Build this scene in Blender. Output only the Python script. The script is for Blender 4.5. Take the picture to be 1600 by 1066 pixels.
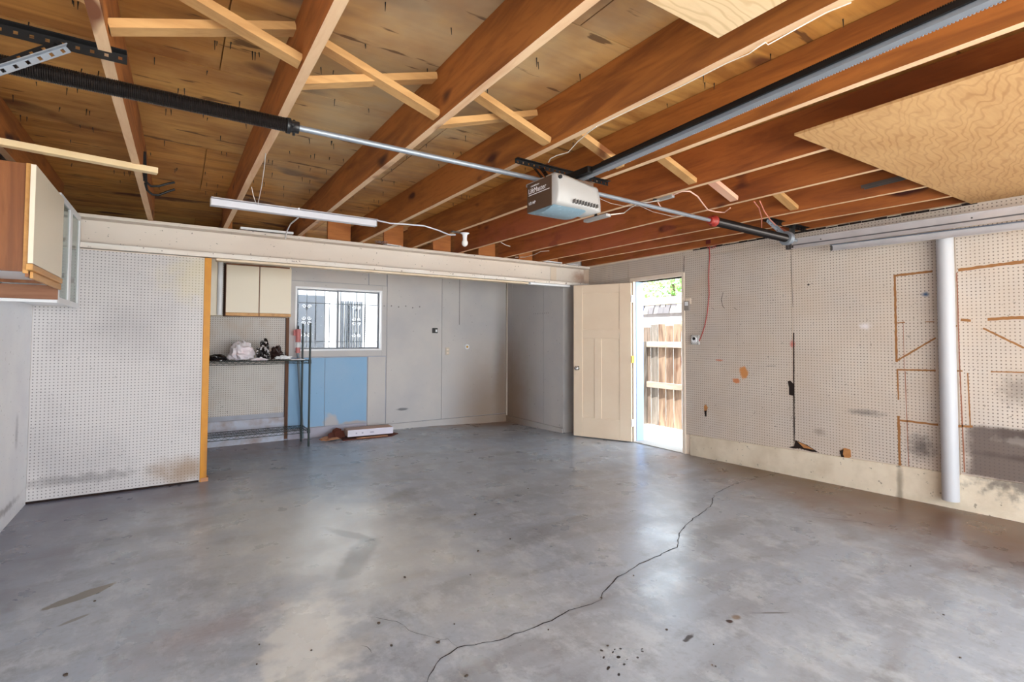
import bpy, math, random
from mathutils import Vector, Matrix
random.seed(7)
for o in list(bpy.data.objects): bpy.data.objects.remove(o)
S = bpy.context.scene
COL = S.collection

# ------------------------------------------------ camera, sky, sun, exposure
CF, CX, CY, CH = 793.6, 788.6, 501.5, 1.33
YAW, PITCH, ROLL = [math.radians(a) for a in (32.87, 1.907, .249)]
F_ = Vector((math.sin(YAW)*math.cos(PITCH), math.cos(YAW)*math.cos(PITCH), math.sin(PITCH)))
r0 = Vector((math.cos(YAW), -math.sin(YAW), 0)); u0 = r0.cross(F_)
R_ = math.cos(ROLL)*r0 + math.sin(ROLL)*u0; U_ = -math.sin(ROLL)*r0 + math.cos(ROLL)*u0
cd = bpy.data.cameras.new('camera'); cam = bpy.data.objects.new('camera', cd); COL.objects.link(cam)
m = Matrix.Identity(4)
for i, v in enumerate((R_, U_, -F_)):
    for j in range(3): m[j][i] = v[j]
m.translation = (0, 0, CH); cam.matrix_world = m
cd.lens = CF/1600*36; cd.sensor_width = 36; cd.shift_x = (800-CX)/1600; cd.shift_y = (CY-533)/1600
cd.clip_start = .02
S.camera = cam
S.view_settings.view_transform = 'Standard'; S.view_settings.look = 'None'
S.view_settings.exposure = 0.0; S.view_settings.gamma = 1; S.view_settings.use_curve_mapping = False

W = bpy.data.worlds.new('sky'); S.world = W; W.use_nodes = True
bg = W.node_tree.nodes['Background']
bg.inputs[0].default_value = (.76, .89, 1.0, 1); bg.inputs[1].default_value = 7.5
sd = bpy.data.lights.new('sun', 'SUN'); sd.energy = 22; sd.angle = .01; sd.color = (1, .95, .86)
so = bpy.data.objects.new('sun', sd); COL.objects.link(so)
so.rotation_euler = Vector((-.25, -.06, .95)).to_track_quat('Z', 'Y').to_euler()
def area(name, loc, size, d, e, color, portal=False):
    l = bpy.data.lights.new(name, 'AREA'); l.shape = 'RECTANGLE'; l.size, l.size_y = size; l.energy = e; l.color = color
    if portal: l.cycles.is_portal = True
    o = bpy.data.objects.new(name, l); COL.objects.link(o); o.location = loc
    o.rotation_euler = Vector(d).to_track_quat('-Z', 'Y').to_euler()
    return o
area('rear_opening_fill', (1.7, -1.75, 1.2), (4.4, 2.0), (-.12, 1, .08), 100, (1, .97, .93))  # added fill lamp behind the camera, on top of the sky light
area('opening_portal', (2.0, -1.85, 1.1), (5.6, 2.1), (0, 1, 0), 1, (1, 1, 1), True)
area('doorway_portal', (5.16, 4.22, 1.03), (.8, 2.05), (-1, 0, 0), 1, (1, 1, 1), True)
area('window_portal', (1.88, 7.2, 1.58), (1.15, .85), (0, -1, 0), 1, (1, 1, 1), True)

# ------------------------------------------------ helpers
def P(x, y, ax, v):
    d = (x-CX)/CF*R_ - (y-CY)/CF*U_ + F_
    i = 'XYZ'.index(ax); o = Vector((0, 0, CH))
    return o + (v-o[i])/d[i]*d
def wloc(o):
    v = Vector((0, 0, 0))
    while o is not None: v += o.location; o = o.parent
    return v
class MB:
    def __init__(s): s.v = []; s.f = []; s.sm = []
    def add(s, vs, fs, smooth=False):
        n = len(s.v); s.v += [Vector(a) for a in vs]; s.f += [[n+i for i in f] for f in fs]; s.sm += [smooth]*len(fs); return s
    def box(s, x0, x1, y0, y1, z0, z1):
        vs = [(x, y, z) for x in (x0, x1) for y in (y0, y1) for z in (z0, z1)]
        return s.add(vs, [(0, 1, 3, 2), (4, 6, 7, 5), (0, 4, 5, 1), (2, 3, 7, 6), (0, 2, 6, 4), (1, 5, 7, 3)])
    def bar(s, p, q, w, h, up=(0, 0, 1)):          # rectangular bar p->q, w sideways, h along up
        p = Vector(p); q = Vector(q); d = (q-p).normalized(); up = Vector(up)
        sd_ = d.cross(up).normalized(); u = sd_.cross(d).normalized()
        vs = [e + a*w/2*sd_ + b*h/2*u for e in (p, q) for a in (-1, 1) for b in (-1, 1)]
        return s.add(vs, [(0, 2, 3, 1), (4, 5, 7, 6), (0, 1, 5, 4), (2, 6, 7, 3), (0, 4, 6, 2), (1, 3, 7, 5)])
    def tube(s, pts, r, n=8, cap=True):
        pts = [Vector(a) for a in pts]; rs = r if isinstance(r, (list, tuple)) else [r]*len(pts)
        d0 = (pts[1]-pts[0]).normalized(); a = d0.orthogonal().normalized(); vs = []; fs = []
        for i, p in enumerate(pts):
            d = (pts[min(i+1, len(pts)-1)]-pts[max(i-1, 0)]).normalized()
            a = (a - d*a.dot(d)).normalized(); b = d.cross(a)
            vs += [p + rs[i]*(math.cos(t*2*math.pi/n)*a + math.sin(t*2*math.pi/n)*b) for t in range(n)]
        for i in range(len(pts)-1):
            for t in range(n): fs.append((i*n+t, i*n+(t+1) % n, (i+1)*n+(t+1) % n, (i+1)*n+t))
        s.add(vs, fs, True)
        if cap:
            k = len(pts)-1; s.add(vs[:n], [tuple(range(n))[::-1]]); s.add(vs[k*n:], [tuple(range(n))])
        return s
    def prism(s, poly, d):                          # polygon (3-D points) extruded by vector d
        poly = [Vector(p) for p in poly]; n = len(poly); d = Vector(d)
        return s.add(poly+[p+d for p in poly], [tuple(range(n)), tuple(range(2*n-1, n-1, -1))]+[(i, i+n, (i+1) % n+n, (i+1) % n) for i in range(n)])
    def sphere(s, c, r, n=10, k=7, sc=(1, 1, 1)):
        c = Vector(c); vs = []; fs = []
        for j in range(k+1):
            ph = math.pi*j/k
            for i in range(n):
                t = 2*math.pi*i/n
                vs.append(c+Vector((r*sc[0]*math.sin(ph)*math.cos(t), r*sc[1]*math.sin(ph)*math.sin(t), r*sc[2]*math.cos(ph))))
        for j in range(k):
            for i in range(n): fs.append((j*n+i, (j+1)*n+i, (j+1)*n+(i+1) % n, j*n+(i+1) % n))
        return s.add(vs, fs, True)
    def build(s, name, mat, parent=None, bevel=0, label=None, kind=None):
        me = bpy.data.meshes.new(name); off = wloc(parent)
        me.from_pydata([v-off for v in s.v], [], s.f); me.validate(verbose=False)
        o = bpy.data.objects.new(name, me); COL.objects.link(o)
        if mat: me.materials.append(mat)
        if len(me.polygons) == len(s.sm):
            me.polygons.foreach_set('use_smooth', s.sm)
        import bmesh
        b = bmesh.new(); b.from_mesh(me); bmesh.ops.recalc_face_normals(b, faces=b.faces); b.to_mesh(me); b.free()
        if parent: o.parent = parent
        if bevel:
            md = o.modifiers.new('bevel', 'BEVEL'); md.width = bevel; md.segments = 2; md.limit_method = 'ANGLE'; md.angle_limit = .7
        if label: o['label'] = label
        if kind: o['kind'] = kind
        return o
def thing(name, label, cat, loc=(0, 0, 0), group=None):
    o = bpy.data.objects.new(name, None); COL.objects.link(o); o.location = loc; o.empty_display_size = .1
    o['label'] = label; o['category'] = cat
    if group: o['group'] = group
    return o
def tag(o, label, cat, group=None):
    o['label'] = label; o['category'] = cat
    if group: o['group'] = group
    return o
def struct(name, mb, mat): return mb.build(name, mat, kind='structure')
def origin_to(o, loc):
    loc = Vector(loc); d = loc-o.location
    for v in o.data.vertices: v.co -= d
    o.location = loc
def lerp(a, b, t): return a+(b-a)*t

# ------------------------------------------------ materials
def lin(c):
    return tuple(((x/255+.055)/1.055)**2.4 if x/255 > .04045 else x/255/12.92 for x in c)+(1,)
class M:
    def __init__(s, name, col, rough=.7, metal=0, **k):
        s.m = bpy.data.materials.new(name); s.m.use_nodes = True; s.t = s.m.node_tree; s.n = s.t.nodes
        s.b = s.n['Principled BSDF']; s.b.inputs['Roughness'].default_value = rough; s.b.inputs['Metallic'].default_value = metal
        s.tc = s.n.new('ShaderNodeTexCoord').outputs['Object']
        c = s.n.new('ShaderNodeRGB'); c.outputs[0].default_value = lin(col); s.c = c.outputs[0]
    def L(s, a, b): s.t.links.new(a, b)
    def noise(s, scale, detail=4, vec=None, stretch=None, rough=.55, rot=None, dist=0):
        v = vec or s.tc
        if stretch or rot:
            mp = s.n.new('ShaderNodeMapping'); s.L(v, mp.inputs[0])
            if stretch: mp.inputs['Scale'].default_value = stretch
            if rot: mp.inputs['Rotation'].default_value = rot
            v = mp.outputs[0]
        n = s.n.new('ShaderNodeTexNoise'); n.inputs['Scale'].default_value = scale; n.inputs['Detail'].default_value = detail
        n.inputs['Roughness'].default_value = rough; n.inputs['Distortion'].default_value = dist
        s.L(v, n.inputs['Vector']); return n
    def rng(s, v, a, b, c=0, d=1, smooth=False):
        r = s.n.new('ShaderNodeMapRange'); s.L(v, r.inputs[0])
        for i, x in enumerate((a, b, c, d)): r.inputs[i+1].default_value = x
        if smooth: r.interpolation_type = 'SMOOTHSTEP'
        return r.outputs[0]
    def math(s, op, a, b=None):
        n = s.n.new('ShaderNodeMath'); n.operation = op
        for i, x in enumerate((a, b)):
            if x is None: continue
            if isinstance(x, (int, float)): n.inputs[i].default_value = x
            else: s.L(x, n.inputs[i])
        return n.outputs[0]
    def vm(s, op, a, b):
        n = s.n.new('ShaderNodeVectorMath'); n.operation = op; s.L(a, n.inputs[0])
        if op == 'SCALE': n.inputs[3].default_value = b
        elif b is not None:
            if isinstance(b, tuple): n.inputs[1].default_value = b
            else: s.L(b, n.inputs[1])
        return n.outputs[0]
    def mix(s, fac, col, blend='MIX'):
        n = s.n.new('ShaderNodeMix'); n.data_type = 'RGBA'; n.blend_type = blend
        if isinstance(fac, (int, float)): n.inputs[0].default_value = fac
        else: s.L(fac, n.inputs[0])
        s.L(s.c, n.inputs[6])
        if isinstance(col, tuple): n.inputs[7].default_value = lin(col)
        else: s.L(col, n.inputs[7])
        s.c = n.outputs[2]; return s
    def mottle(s, scale, col, amt=.5, lo=.4, hi=.7, **k):
        f = s.noise(scale, **k).outputs[0]; return s.mix(s.math('MULTIPLY', s.rng(f, lo, hi), amt), col)
    def stain(s, loc, rad, col, amt=1, rot=(0, 0, 0), soft=.5, warp=.4, wscale=6, box=False):
        mp = s.n.new('ShaderNodeMapping'); mp.vector_type = 'TEXTURE'
        mp.inputs['Location'].default_value = loc; mp.inputs['Rotation'].default_value = rot; mp.inputs['Scale'].default_value = rad
        s.L(s.tc, mp.inputs[0])
        if box:
            ab = s.vm('ABSOLUTE', mp.outputs[0], None); sx = s.n.new('ShaderNodeSeparateXYZ'); s.L(ab, sx.inputs[0]); lo = s.math('MAXIMUM', sx.outputs[1], sx.outputs[2])
        else:
            l = s.n.new('ShaderNodeVectorMath'); l.operation = 'LENGTH'; s.L(mp.outputs[0], l.inputs[0]); lo = l.outputs[1]
        if not hasattr(s, 'ws'): s.ws = {}
        if wscale not in s.ws: s.ws[wscale] = s.noise(wscale, 5).outputs[0]
        d = s.math('ADD', lo, s.math('MULTIPLY', s.math('SUBTRACT', s.ws[wscale], .5), warp*4))
        f = s.rng(d, 1-soft, 1+soft*.3, 1, 0, True)
        return s.mix(s.math('MULTIPLY', f, amt), col)
    def peg(s, axes, col=(112, 95, 82), sp=.0254, amt=.75, r=.15):
        v = s.vm('SCALE', s.tc, 1/sp); v = s.vm('FRACTION', v, None); v = s.vm('SUBTRACT', v, (.5, .5, .5))
        v = s.vm('MULTIPLY', v, tuple(1.0 if a in axes else 0.0 for a in 'XYZ'))
        l = s.n.new('ShaderNodeVectorMath'); l.operation = 'LENGTH'; s.L(v, l.inputs[0])
        f = s.math('MULTIPLY', s.rng(l.outputs[1], r-.04, r+.06, 1, 0), amt)
        return s.mix(f, col)
    def speck(s, scale, col, thr=.72, amt=1, **k):
        thr -= .085
        f = s.noise(scale, 3, **k).outputs[0]; return s.mix(s.math('MULTIPLY', s.rng(f, thr, thr+.04), amt), col)
    def bump(s, scale, strength=.2, dist=.01, **k):
        b = s.n.new('ShaderNodeBump'); b.inputs['Strength'].default_value = strength; b.inputs['Distance'].default_value = dist
        s.L(s.noise(scale, 6, **k).outputs[0], b.inputs['Height']); s.L(b.outputs[0], s.b.inputs['Normal']); return s
    def done(s):
        s.L(s.c, s.b.inputs['Base Color']); return s.m
def plain(name, col, rough=.6, metal=0, var=None, sc=8, amt=.4):
    a = M(name, col, rough, metal)
    if var: a.mottle(sc, var, amt)
    return a.done()
def wood(name, base, dark, axis='Y', knot=None, rough=.75, amt=.8, extra=None, sc=1.0, pale=None):
    a = M(name, base, rough); st = {'X': (.12, 1, 1), 'Y': (1, .12, 1), 'Z': (1, 1, .12)}[axis]
    n = a.noise(9*sc, 5, stretch=st, dist=1.2).outputs[0]; a.mix(a.math('MULTIPLY', a.rng(n, .42, .66), amt), dark)
    n = a.noise(60*sc, 3, stretch=st).outputs[0]; a.mix(a.math('MULTIPLY', a.rng(n, .5, .7), amt*.4), dark)
    if pale:
        n = a.noise(.9, 3).outputs[0]; a.mix(a.math('MULTIPLY', a.rng(n, .48, .66), .8), pale)
    if knot:
        n = a.noise(3.6*sc, 2, stretch=tuple(max(x, .45) for x in st)).outputs[0]; a.mix(a.rng(n, .64, .69), knot)
    if extra: extra(a)
    a.bump(40, .1, .004, stretch=st); return a.done()

JOIST = wood('joist_wood', (172, 104, 42), (118, 64, 20), 'Y', (70, 28, 10))
def je(a): a.stain((3.6, 4.2, 2.42), (1.6, 1.0, .25), (176, 92, 62), .7, soft=.8)
JOIST_R = wood('joist_wood_reddish', (168, 94, 38), (116, 56, 18), 'Y', (74, 26, 12), extra=je)
JBOT = wood('lit_joist_underside', (226, 190, 150), (196, 140, 100), 'Y', (120, 70, 40), amt=.5)  # paler joist undersides: light from below painted into the colour
BLOCK = wood('bridging_wood', (200, 154, 98), (156, 108, 58), 'X', (120, 70, 30), amt=.5)
BLOCK_D = wood('end_block_wood', (186, 116, 58), (140, 76, 34), 'X', (80, 34, 14), amt=.6)
def shex(a):
    a.stain((1.05, 2.6, 2.615), (.85, 2.6, 1), (196, 176, 140), .75, soft=.9, warp=.3, wscale=3)
    a.stain((.9, 1.0, 2.615), (.5, .9, 1), (150, 134, 116), .6, soft=.9, warp=.3, wscale=3)
    a.mottle(1.7, (140, 84, 30), .55, .45, .68); a.mottle(5, (214, 166, 96), .4, .5, .75)
    a.speck(10, (76, 40, 14), .73, .75, stretch=(.3, 1.6, 1))
SHE_A = wood('roof_plywood_amber', (206, 144, 66), (150, 92, 34), 'X', (96, 48, 16), extra=shex, sc=.7, amt=.85)
SHE_B = wood('roof_plywood_light', (212, 158, 84), (164, 108, 48), 'X', (96, 52, 20), extra=shex, sc=.7, amt=.85)
def plyrings(name, base, line, c1):
    a = M(name, base, .7); w = a.n.new('ShaderNodeTexWave'); w.wave_type = 'RINGS'; w.rings_direction = 'SPHERICAL'
    mp = a.n.new('ShaderNodeMapping'); a.L(a.tc, mp.inputs[0]); mp.inputs['Location'].default_value = c1; mp.inputs['Scale'].default_value = (.6, 1.9, 1)
    a.L(mp.outputs[0], w.inputs[0]); w.inputs['Scale'].default_value = 6; w.inputs['Distortion'].default_value = 13
    w.inputs['Detail'].default_value = 1.5; w.inputs['Detail Scale'].default_value = 1.1
    a.mix(a.math('MULTIPLY', a.rng(w.outputs['Fac'], .70, .98), .5), line)
    a.mottle(2.5, (206, 164, 112), .6); a.mottle(60, line, .25, stretch=(.1, 1, 1))
    n = a.noise(3.2, 1).outputs[0]; a.mix(a.math('MULTIPLY', a.rng(n, .76, .79), .8), (170, 96, 56))
    return a.done()
PLY = plyrings('new_plywood', (192, 148, 96), (150, 100, 54), (-2.4, .9, 0))
PLY2 = plyrings('pale_plywood', (222, 192, 150), (184, 148, 104), (-.2, .4, 0))
def dirt(a, amt=.3): a.mottle(1.3, (150, 146, 150), amt, .45, .75); a.speck(38, (60, 56, 54), .77, .6); return a
aR = dirt(M('pegboard_cream', (210, 196, 182), .6)); aR.peg('YZ', (84, 66, 54), amt=.85, r=.165); aR.mottle(3, (196, 172, 148), .35)
for px, py, ry, rz, c, am, so_ in [(1446, 460, .028, .022, (46, 82, 120), 1, .9), (1162, 582, .05, .07, (208, 132, 60), .9, .4), (1150, 595, .05, .03, (206, 120, 66), .9, .4),
                         (1238, 538, .03, .04, (196, 70, 60), .8, .8), (1352, 645, .16, .035, (90, 80, 78), .6, .9), (1352, 510, .05, .03, (232, 224, 226), .8, .9),
                         (1102, 640, .02, .05, (120, 70, 50), .8, .5), (1124, 563, .05, .012, (206, 110, 80), .8, .4), (1263, 445, .012, .012, (50, 40, 34), 1, .3),
                         (1440, 700, .10, .12, (84, 74, 72), .8, .9), (1590, 610, .12, .14, (96, 84, 78), .5, .9), (1280, 675, .06, .04, (140, 122, 108), .6, .9)]:
    q = P(px, py, 'X', 4.96); aR.stain(tuple(q), (1, ry, rz), c, am, soft=so_, warp=.3, wscale=24)
# charred / sooty area low on the wall
aR.stain((4.96, .75, .515), (1, .615, .190), (96, 82, 76), .92, soft=.12, warp=.05, wscale=9, box=True)
aR.stain((4.96, .6, .66), (1, .60, .05), (62, 50, 46), .9, soft=.6, warp=.12, wscale=9, box=True)
aR.stain((4.96, .9, .50), (1, .5, .03), (70, 58, 52), .7, soft=.8, warp=.3, wscale=9)
aR.stain((4.96, 1.0, .62), (1, .22, .03), (150, 140, 132), .6, soft=.6, warp=.5, wscale=20)
PEG_R = aR.done()
aL = dirt(M('pegboard_lavender_white', (214, 208, 206), .6), .45); aL.peg('XZ', (84, 78, 80), amt=.8, r=.16)
aL.stain((.10, 5.45, .12), (.30, 1, .14), (150, 116, 78), .7, soft=.9); aL.stain((-.6, 5.45, .15), (.5, 1, .05), (120, 112, 112), .5, soft=.9, warp=.6, wscale=14)
aL.stain((.2, 5.45, 1.9), (.35, 1, .3), (226, 208, 150), .4, soft=.9)
PEG_L = aL.done()
aB = dirt(M('pegboard_alcove', (214, 206, 198), .6), .3); aB.peg('XZ', (96, 78, 66), amt=.85, r=.17); aB.mottle(4, (188, 160, 132), .4, .5, .7)
PEG_B = aB.done()
aG = M('grey_painted_board', (202, 196, 192), .55); aG.mottle(1.5, (178, 176, 180), .6, .4, .7); aG.speck(30, (80, 76, 76), .78, .7)
aG.stain((4.2, 7.05, 0), (.65, 1, 1.3), (140, 112, 84), .75, soft=.95, warp=.06); aG.stain((4.55, 7.05, .5), (.22, 1, 1.9), (112, 98, 86), .7, soft=.9, warp=.05)
aG.stain((4.62, 6.95, .2), (.3, .55, 1.2), (140, 110, 84), .6, soft=.95, warp=.06); aG.stain((2.8, 7.05, .28), (.10, 1, .02), (90, 90, 96), .8, soft=.6)
for k in range(6): aG.stain((2.5+k*.11, 7.05, 1.78+.01*math.sin(k*9)), (.012, 1, .012), (84, 78, 76), .8, soft=.4)
for k in range(9): aG.stain((4.615, 5.95+k*.045, 1.70), (1, .008, .008), (84, 78, 76), .8, soft=.4)
GREY = aG.done()
aBl = M('blue_painted_board', (136, 178, 214), .5); aBl.mottle(1.6, (156, 184, 212), .6); aBl.stain((1.78, 7.05, .16), (.12, 1, .16), (196, 184, 178), .8, soft=.4); aBl.speck(30, (80, 110, 140), .78, .6)
aBl.stain((2.1, 7.05, .13), (.3, 1, .05), (190, 168, 156), .8, soft=.5)
BLUE = aBl.done()
WHITE_WALL = M('white_painted_board', (246, 246, 248), .5).mottle(2, (228, 228, 236), .6).stain((-.97, 5.1, .62), (1, .05, .14), (150, 150, 158), .6, soft=.9).stain((-.97, 4.9, .12), (1, .35, .03), (120, 116, 120), .6, soft=.9, warp=.6, wscale=20).speck(40, (120, 116, 116), .76, .6).done()
ORANGE = M('orange_trim_paint', (214, 142, 6), .5).mottle(12, (196, 122, 6), .5).stain((.27, 5.4, .15), (.05, .1, .35), (130, 70, 30), .6, soft=.8).done()
BEAM = M('beam_cream_shaded', (226, 214, 202), .5).mottle(1.4, (210, 192, 176), .7, stretch=(.4, 1, 1)).speck(34, (92, 80, 72), .765, .8).stain((4.9, 5.48, 2.2), (.22, .3, .1), (150, 110, 84), .8, soft=.8).done()  # cream darkened slightly to paint shade onto the recessed beam face
BEAMW = M('beam_board_paint', (240, 234, 226), .6).mottle(6, (206, 176, 146), .5, stretch=(.2, 1, 1)).speck(30, (90, 66, 50), .74, .8).done()  # kept whiter so the recessed beam face reads as shaded
TAN = wood('raw_pine', (226, 190, 140), (206, 160, 104), 'X', (120, 66, 30), amt=.4)
TANP = plain('primed_pine_edge', (232, 212, 184), .6, 0, (206, 170, 126), 8)
aF = M('concrete_floor', (160, 170, 184), .40)
aF.b.inputs['Specular IOR Level'].default_value = .55
aF.mottle(.7, (170, 176, 182), .7, .4, .65, stretch=(1, .6, 1)); aF.mottle(2.4, (118, 117, 118), .6, .45, .72, rot=(0, 0, .4), stretch=(.5, 1.4, 1), dist=.8)
aF.mottle(5, (196, 204, 210), .45, .5, .6, detail=9, rough=.72, stretch=(1.3, .8, 1)); aF.mottle(7, (112, 112, 114), .4, .54, .66, detail=9, rough=.7); aF.mottle(40, (120, 118, 116), .3, .5, .8); aF.speck(42, (84, 80, 76), .80, .5)
def fs(px, py, rx, ry, c, am, rot=0, soft=.6, warp=.35, ws=6):
    q = P(px, py, 'Z', 0); aF.stain((q.x, q.y, 0), (rx, ry, 5), c, am, (0, 0, rot), soft, warp, ws)
aF.stain((5.0, 1.4, 0), (1.1, 3.0, 5), (120, 80, 46), .9, soft=.8, warp=.2, wscale=2.5); aF.stain((4.98, 2.7, 0), (.55, 1.2, 5), (96, 66, 18), .85, soft=.8, warp=.15)
aF.stain((5.0, .7, 0), (1.3, 1.6, 5), (96, 70, 54), .7, soft=.8)
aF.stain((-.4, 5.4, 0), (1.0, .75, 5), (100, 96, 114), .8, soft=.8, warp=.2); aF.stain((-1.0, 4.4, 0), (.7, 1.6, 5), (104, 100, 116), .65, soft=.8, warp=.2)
aF.stain((.9, 3.6, 0), (.8, 1.6, 5), (212, 214, 208), .6, (0, 0, .3), .7, .35, 3); aF.stain((.5, 2.35, 0), (.22, .5, 5), (224, 226, 222), .7, (0, 0, -.2), .6, .5, 8)
aF.stain((.6, 7.0, 0), (1.3, .8, 5), (124, 94, 84), .7, soft=.8); aF.stain((4.2, 7.05, 0), (1.2, .45, 5), (128, 84, 46), .85, soft=.8)
fs(130, 930, .15, .045, (112, 104, 88), .85, .5, .12, .28, 9); fs(118, 968, .06, .014, (112, 104, 88), .7, .5, .3); 
fs(330, 985, .35, .14, (150, 120, 112), .3, .3, .95); fs(560, 870, .10, .32, (124, 122, 120), .7, -.6, .4); fs(545, 835, .05, .22, (122, 120, 118), .7, .5, .5)
fs(555, 1010, .12, .09, (176, 176, 174), .6, 0, .8, .5, 20); fs(620, 775, .22, .07, (120, 118, 116), .6, .5, .8, .6, 14)
fs(1076, 997, .045, .014, (44, 34, 30), 1, .2, .35, .5, 20); fs(1140, 971, .022, .016, (58, 34, 26), 1, 0, .4, .5, 20); fs(1150, 965, .03, .02, (120, 96, 70), .8, 0, .6)
fs(1205, 958, .10, .008, (96, 92, 92), .8, -.55, .6, .4, 20); fs(1350, 825, .5, .010, (110, 104, 104), .8, -1.0, .6, .3, 12); fs(1200, 786, .4, .007, (100, 96, 92), .7, -.95, .6, .3, 12)
for k in range(14):
    fs(935+random.random()*70, 1012+random.random()*50, .003+random.random()*.008, .003+random.random()*.006, (34, 28, 26), 1, random.random(), .3, .5, 20)
n = aF.noise(3, 5).outputs[0]; aF.L(aF.rng(n, .3, .7, .24, .38), aF.b.inputs['Roughness'])
aF.bump(26, .05, .003); FLOOR = aF.done()
CURB = M('painted_concrete_curb', (226, 212, 190), .75).mottle(5, (196, 178, 152), .6).speck(26, (112, 102, 86), .755, .7).stain((4.93, 1.75, .1), (.3, .03, .3), (130, 116, 98), .7, soft=.7).stain((4.93, .9, .35), (.3, .5, .16), (110, 100, 92), .85, soft=.8, warp=.6, wscale=18).bump(30, .4, .01).done()
DOORM = M('cream_door_paint', (238, 216, 190), .4).mottle(2, (226, 198, 170), .5).done()
CREAM = plain('cream_trim', (238, 222, 204), .5, 0, (214, 190, 168), 6)
BLUEJ = plain('sky_blue_jamb_paint', (158, 184, 234), .5)
WHITE = plain('white_enamel', (240, 240, 242), .35)
WHITEP = plain('white_plastic', (238, 236, 240), .3)
PVC = plain('white_pvc', (184, 183, 186), .5)
CABW = plain('ivory_laminate', (242, 228, 204), .4)
OAK = wood('oak_veneer', (156, 96, 52), (116, 66, 32), 'Z', None, .45, .8)
OAKT = wood('oak_rail', (220, 164, 92), (186, 126, 62), 'Y', None, .45, .6)
DARKREC = plain('dark_recess_wood', (110, 50, 22), .7)
BLACK = plain('black_steel', (26, 24, 24), .45, .5)
BLKP = plain('black_plastic', (24, 24, 26), .4)
STEEL = plain('galvanised_steel', (150, 156, 164), .5, .6, (150, 154, 160), 14)
STEELD = plain('dull_zinc', (96, 92, 90), .5, .7, (60, 56, 54), 20)
TRACK = plain('track_steel', (206, 200, 200), .45, .45, (176, 172, 174), 5)
SPRING = plain('oiled_spring_steel', (44, 38, 36), .34, .6)
SPRTIP = plain('spring_coil_steel', (120, 116, 114), .3, .8)
GREYP = plain('light_grey_plastic', (158, 154, 150), .45)
BROWNP = plain('brown_panel', (84, 62, 46), .5)
TEAL = M('blue_grey_lens', (122, 146, 158), .3).speck(60, (190, 210, 220), .7, .4).done()
DKGREEN = plain('dark_green_epoxy_wire', (36, 48, 46), .4)
REDW = plain('red_wire', (176, 50, 44), .5)
WIREW = plain('white_wire', (232, 224, 212), .5)
BRASS = plain('brass', (214, 170, 84), .3, .9)
CHROME = plain('chrome', (210, 208, 204), .2, .95)
RUST = plain('brown_paint_line', (158, 108, 62), .75, 0, (128, 80, 42), 20)
RUSTR = plain('red_brown_paint_line', (150, 96, 72), .7)
DARKHOLE = plain('wall_cavity_dark', (34, 18, 12), .9)
TORN = plain('torn_fibreboard', (190, 132, 78), .9, 0, (120, 66, 34), 30)
BULB = plain('frosted_bulb_glass', (246, 244, 240), .15)
CARD = plain('torn_cardboard', (196, 140, 100), .8, 0, (120, 66, 44), 12)
DCARD = plain('dark_brown_cardboard', (96, 46, 32), .8)
BOXW = plain('white_carton', (226, 222, 236), .6)
BAGW = plain('thin_white_plastic', (240, 236, 240), .35, 0, (236, 200, 206), 6, .5)
BAGB = plain('black_glossy_plastic', (22, 18, 20), .2)
BAGS = M('printed_black_white_plastic', (30, 24, 24), .2).mottle(30, (220, 214, 214), 1, .55, .58).done()
REDP = plain('faded_red_plastic', (214, 130, 128), .5)
GREYPOLE = plain('grey_pole', (120, 132, 142), .4, .3)
CRACK = plain('crack_shadow', (46, 42, 42), .9)
FENCEM = [wood('weathered_fence_board_%d' % i, c, d, 'Z', (90, 50, 30), .85, .9) for i, (c, d) in enumerate([((134, 120, 110), (76, 64, 56)), ((144, 122, 104), (88, 68, 56)), ((126, 120, 114), (74, 66, 60))])]
FRAIL = wood('fence_rail_wood', (168, 156, 146), (130, 116, 104), 'Y', None, .85)
OUTG = plain('pale_outdoor_concrete', (220, 216, 208), .8, 0, (200, 196, 188), 3)
STUCCO = plain('white_stucco', (236, 234, 230), .8)
SHING = [plain('roof_shingle_%d' % i, c, .9) for i, c in enumerate([(96, 90, 90), (120, 112, 110), (78, 74, 76)])]
SIDING = plain('white_lap_siding', (232, 232, 230), .6)
LEAF = plain('tree_leaf_green', (110, 150, 70), .6, 0, (70, 110, 40), 3)
BARK = plain('bark', (90, 70, 50), .9)
SCREEN = plain('grey_screen_mesh', (76, 80, 86), .8)
g = M('window_glass', (255, 255, 255), 0); g.b.inputs['Transmission Weight'].default_value = 1; g.b.inputs['IOR'].default_value = 1.01; GLASS = g.done()
g = M('cabinet_glass', (226, 236, 230), .05); g.b.inputs['Transmission Weight'].default_value = .9; g.b.inputs['IOR'].default_value = 1.1; CGLASS = g.done()

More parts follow.
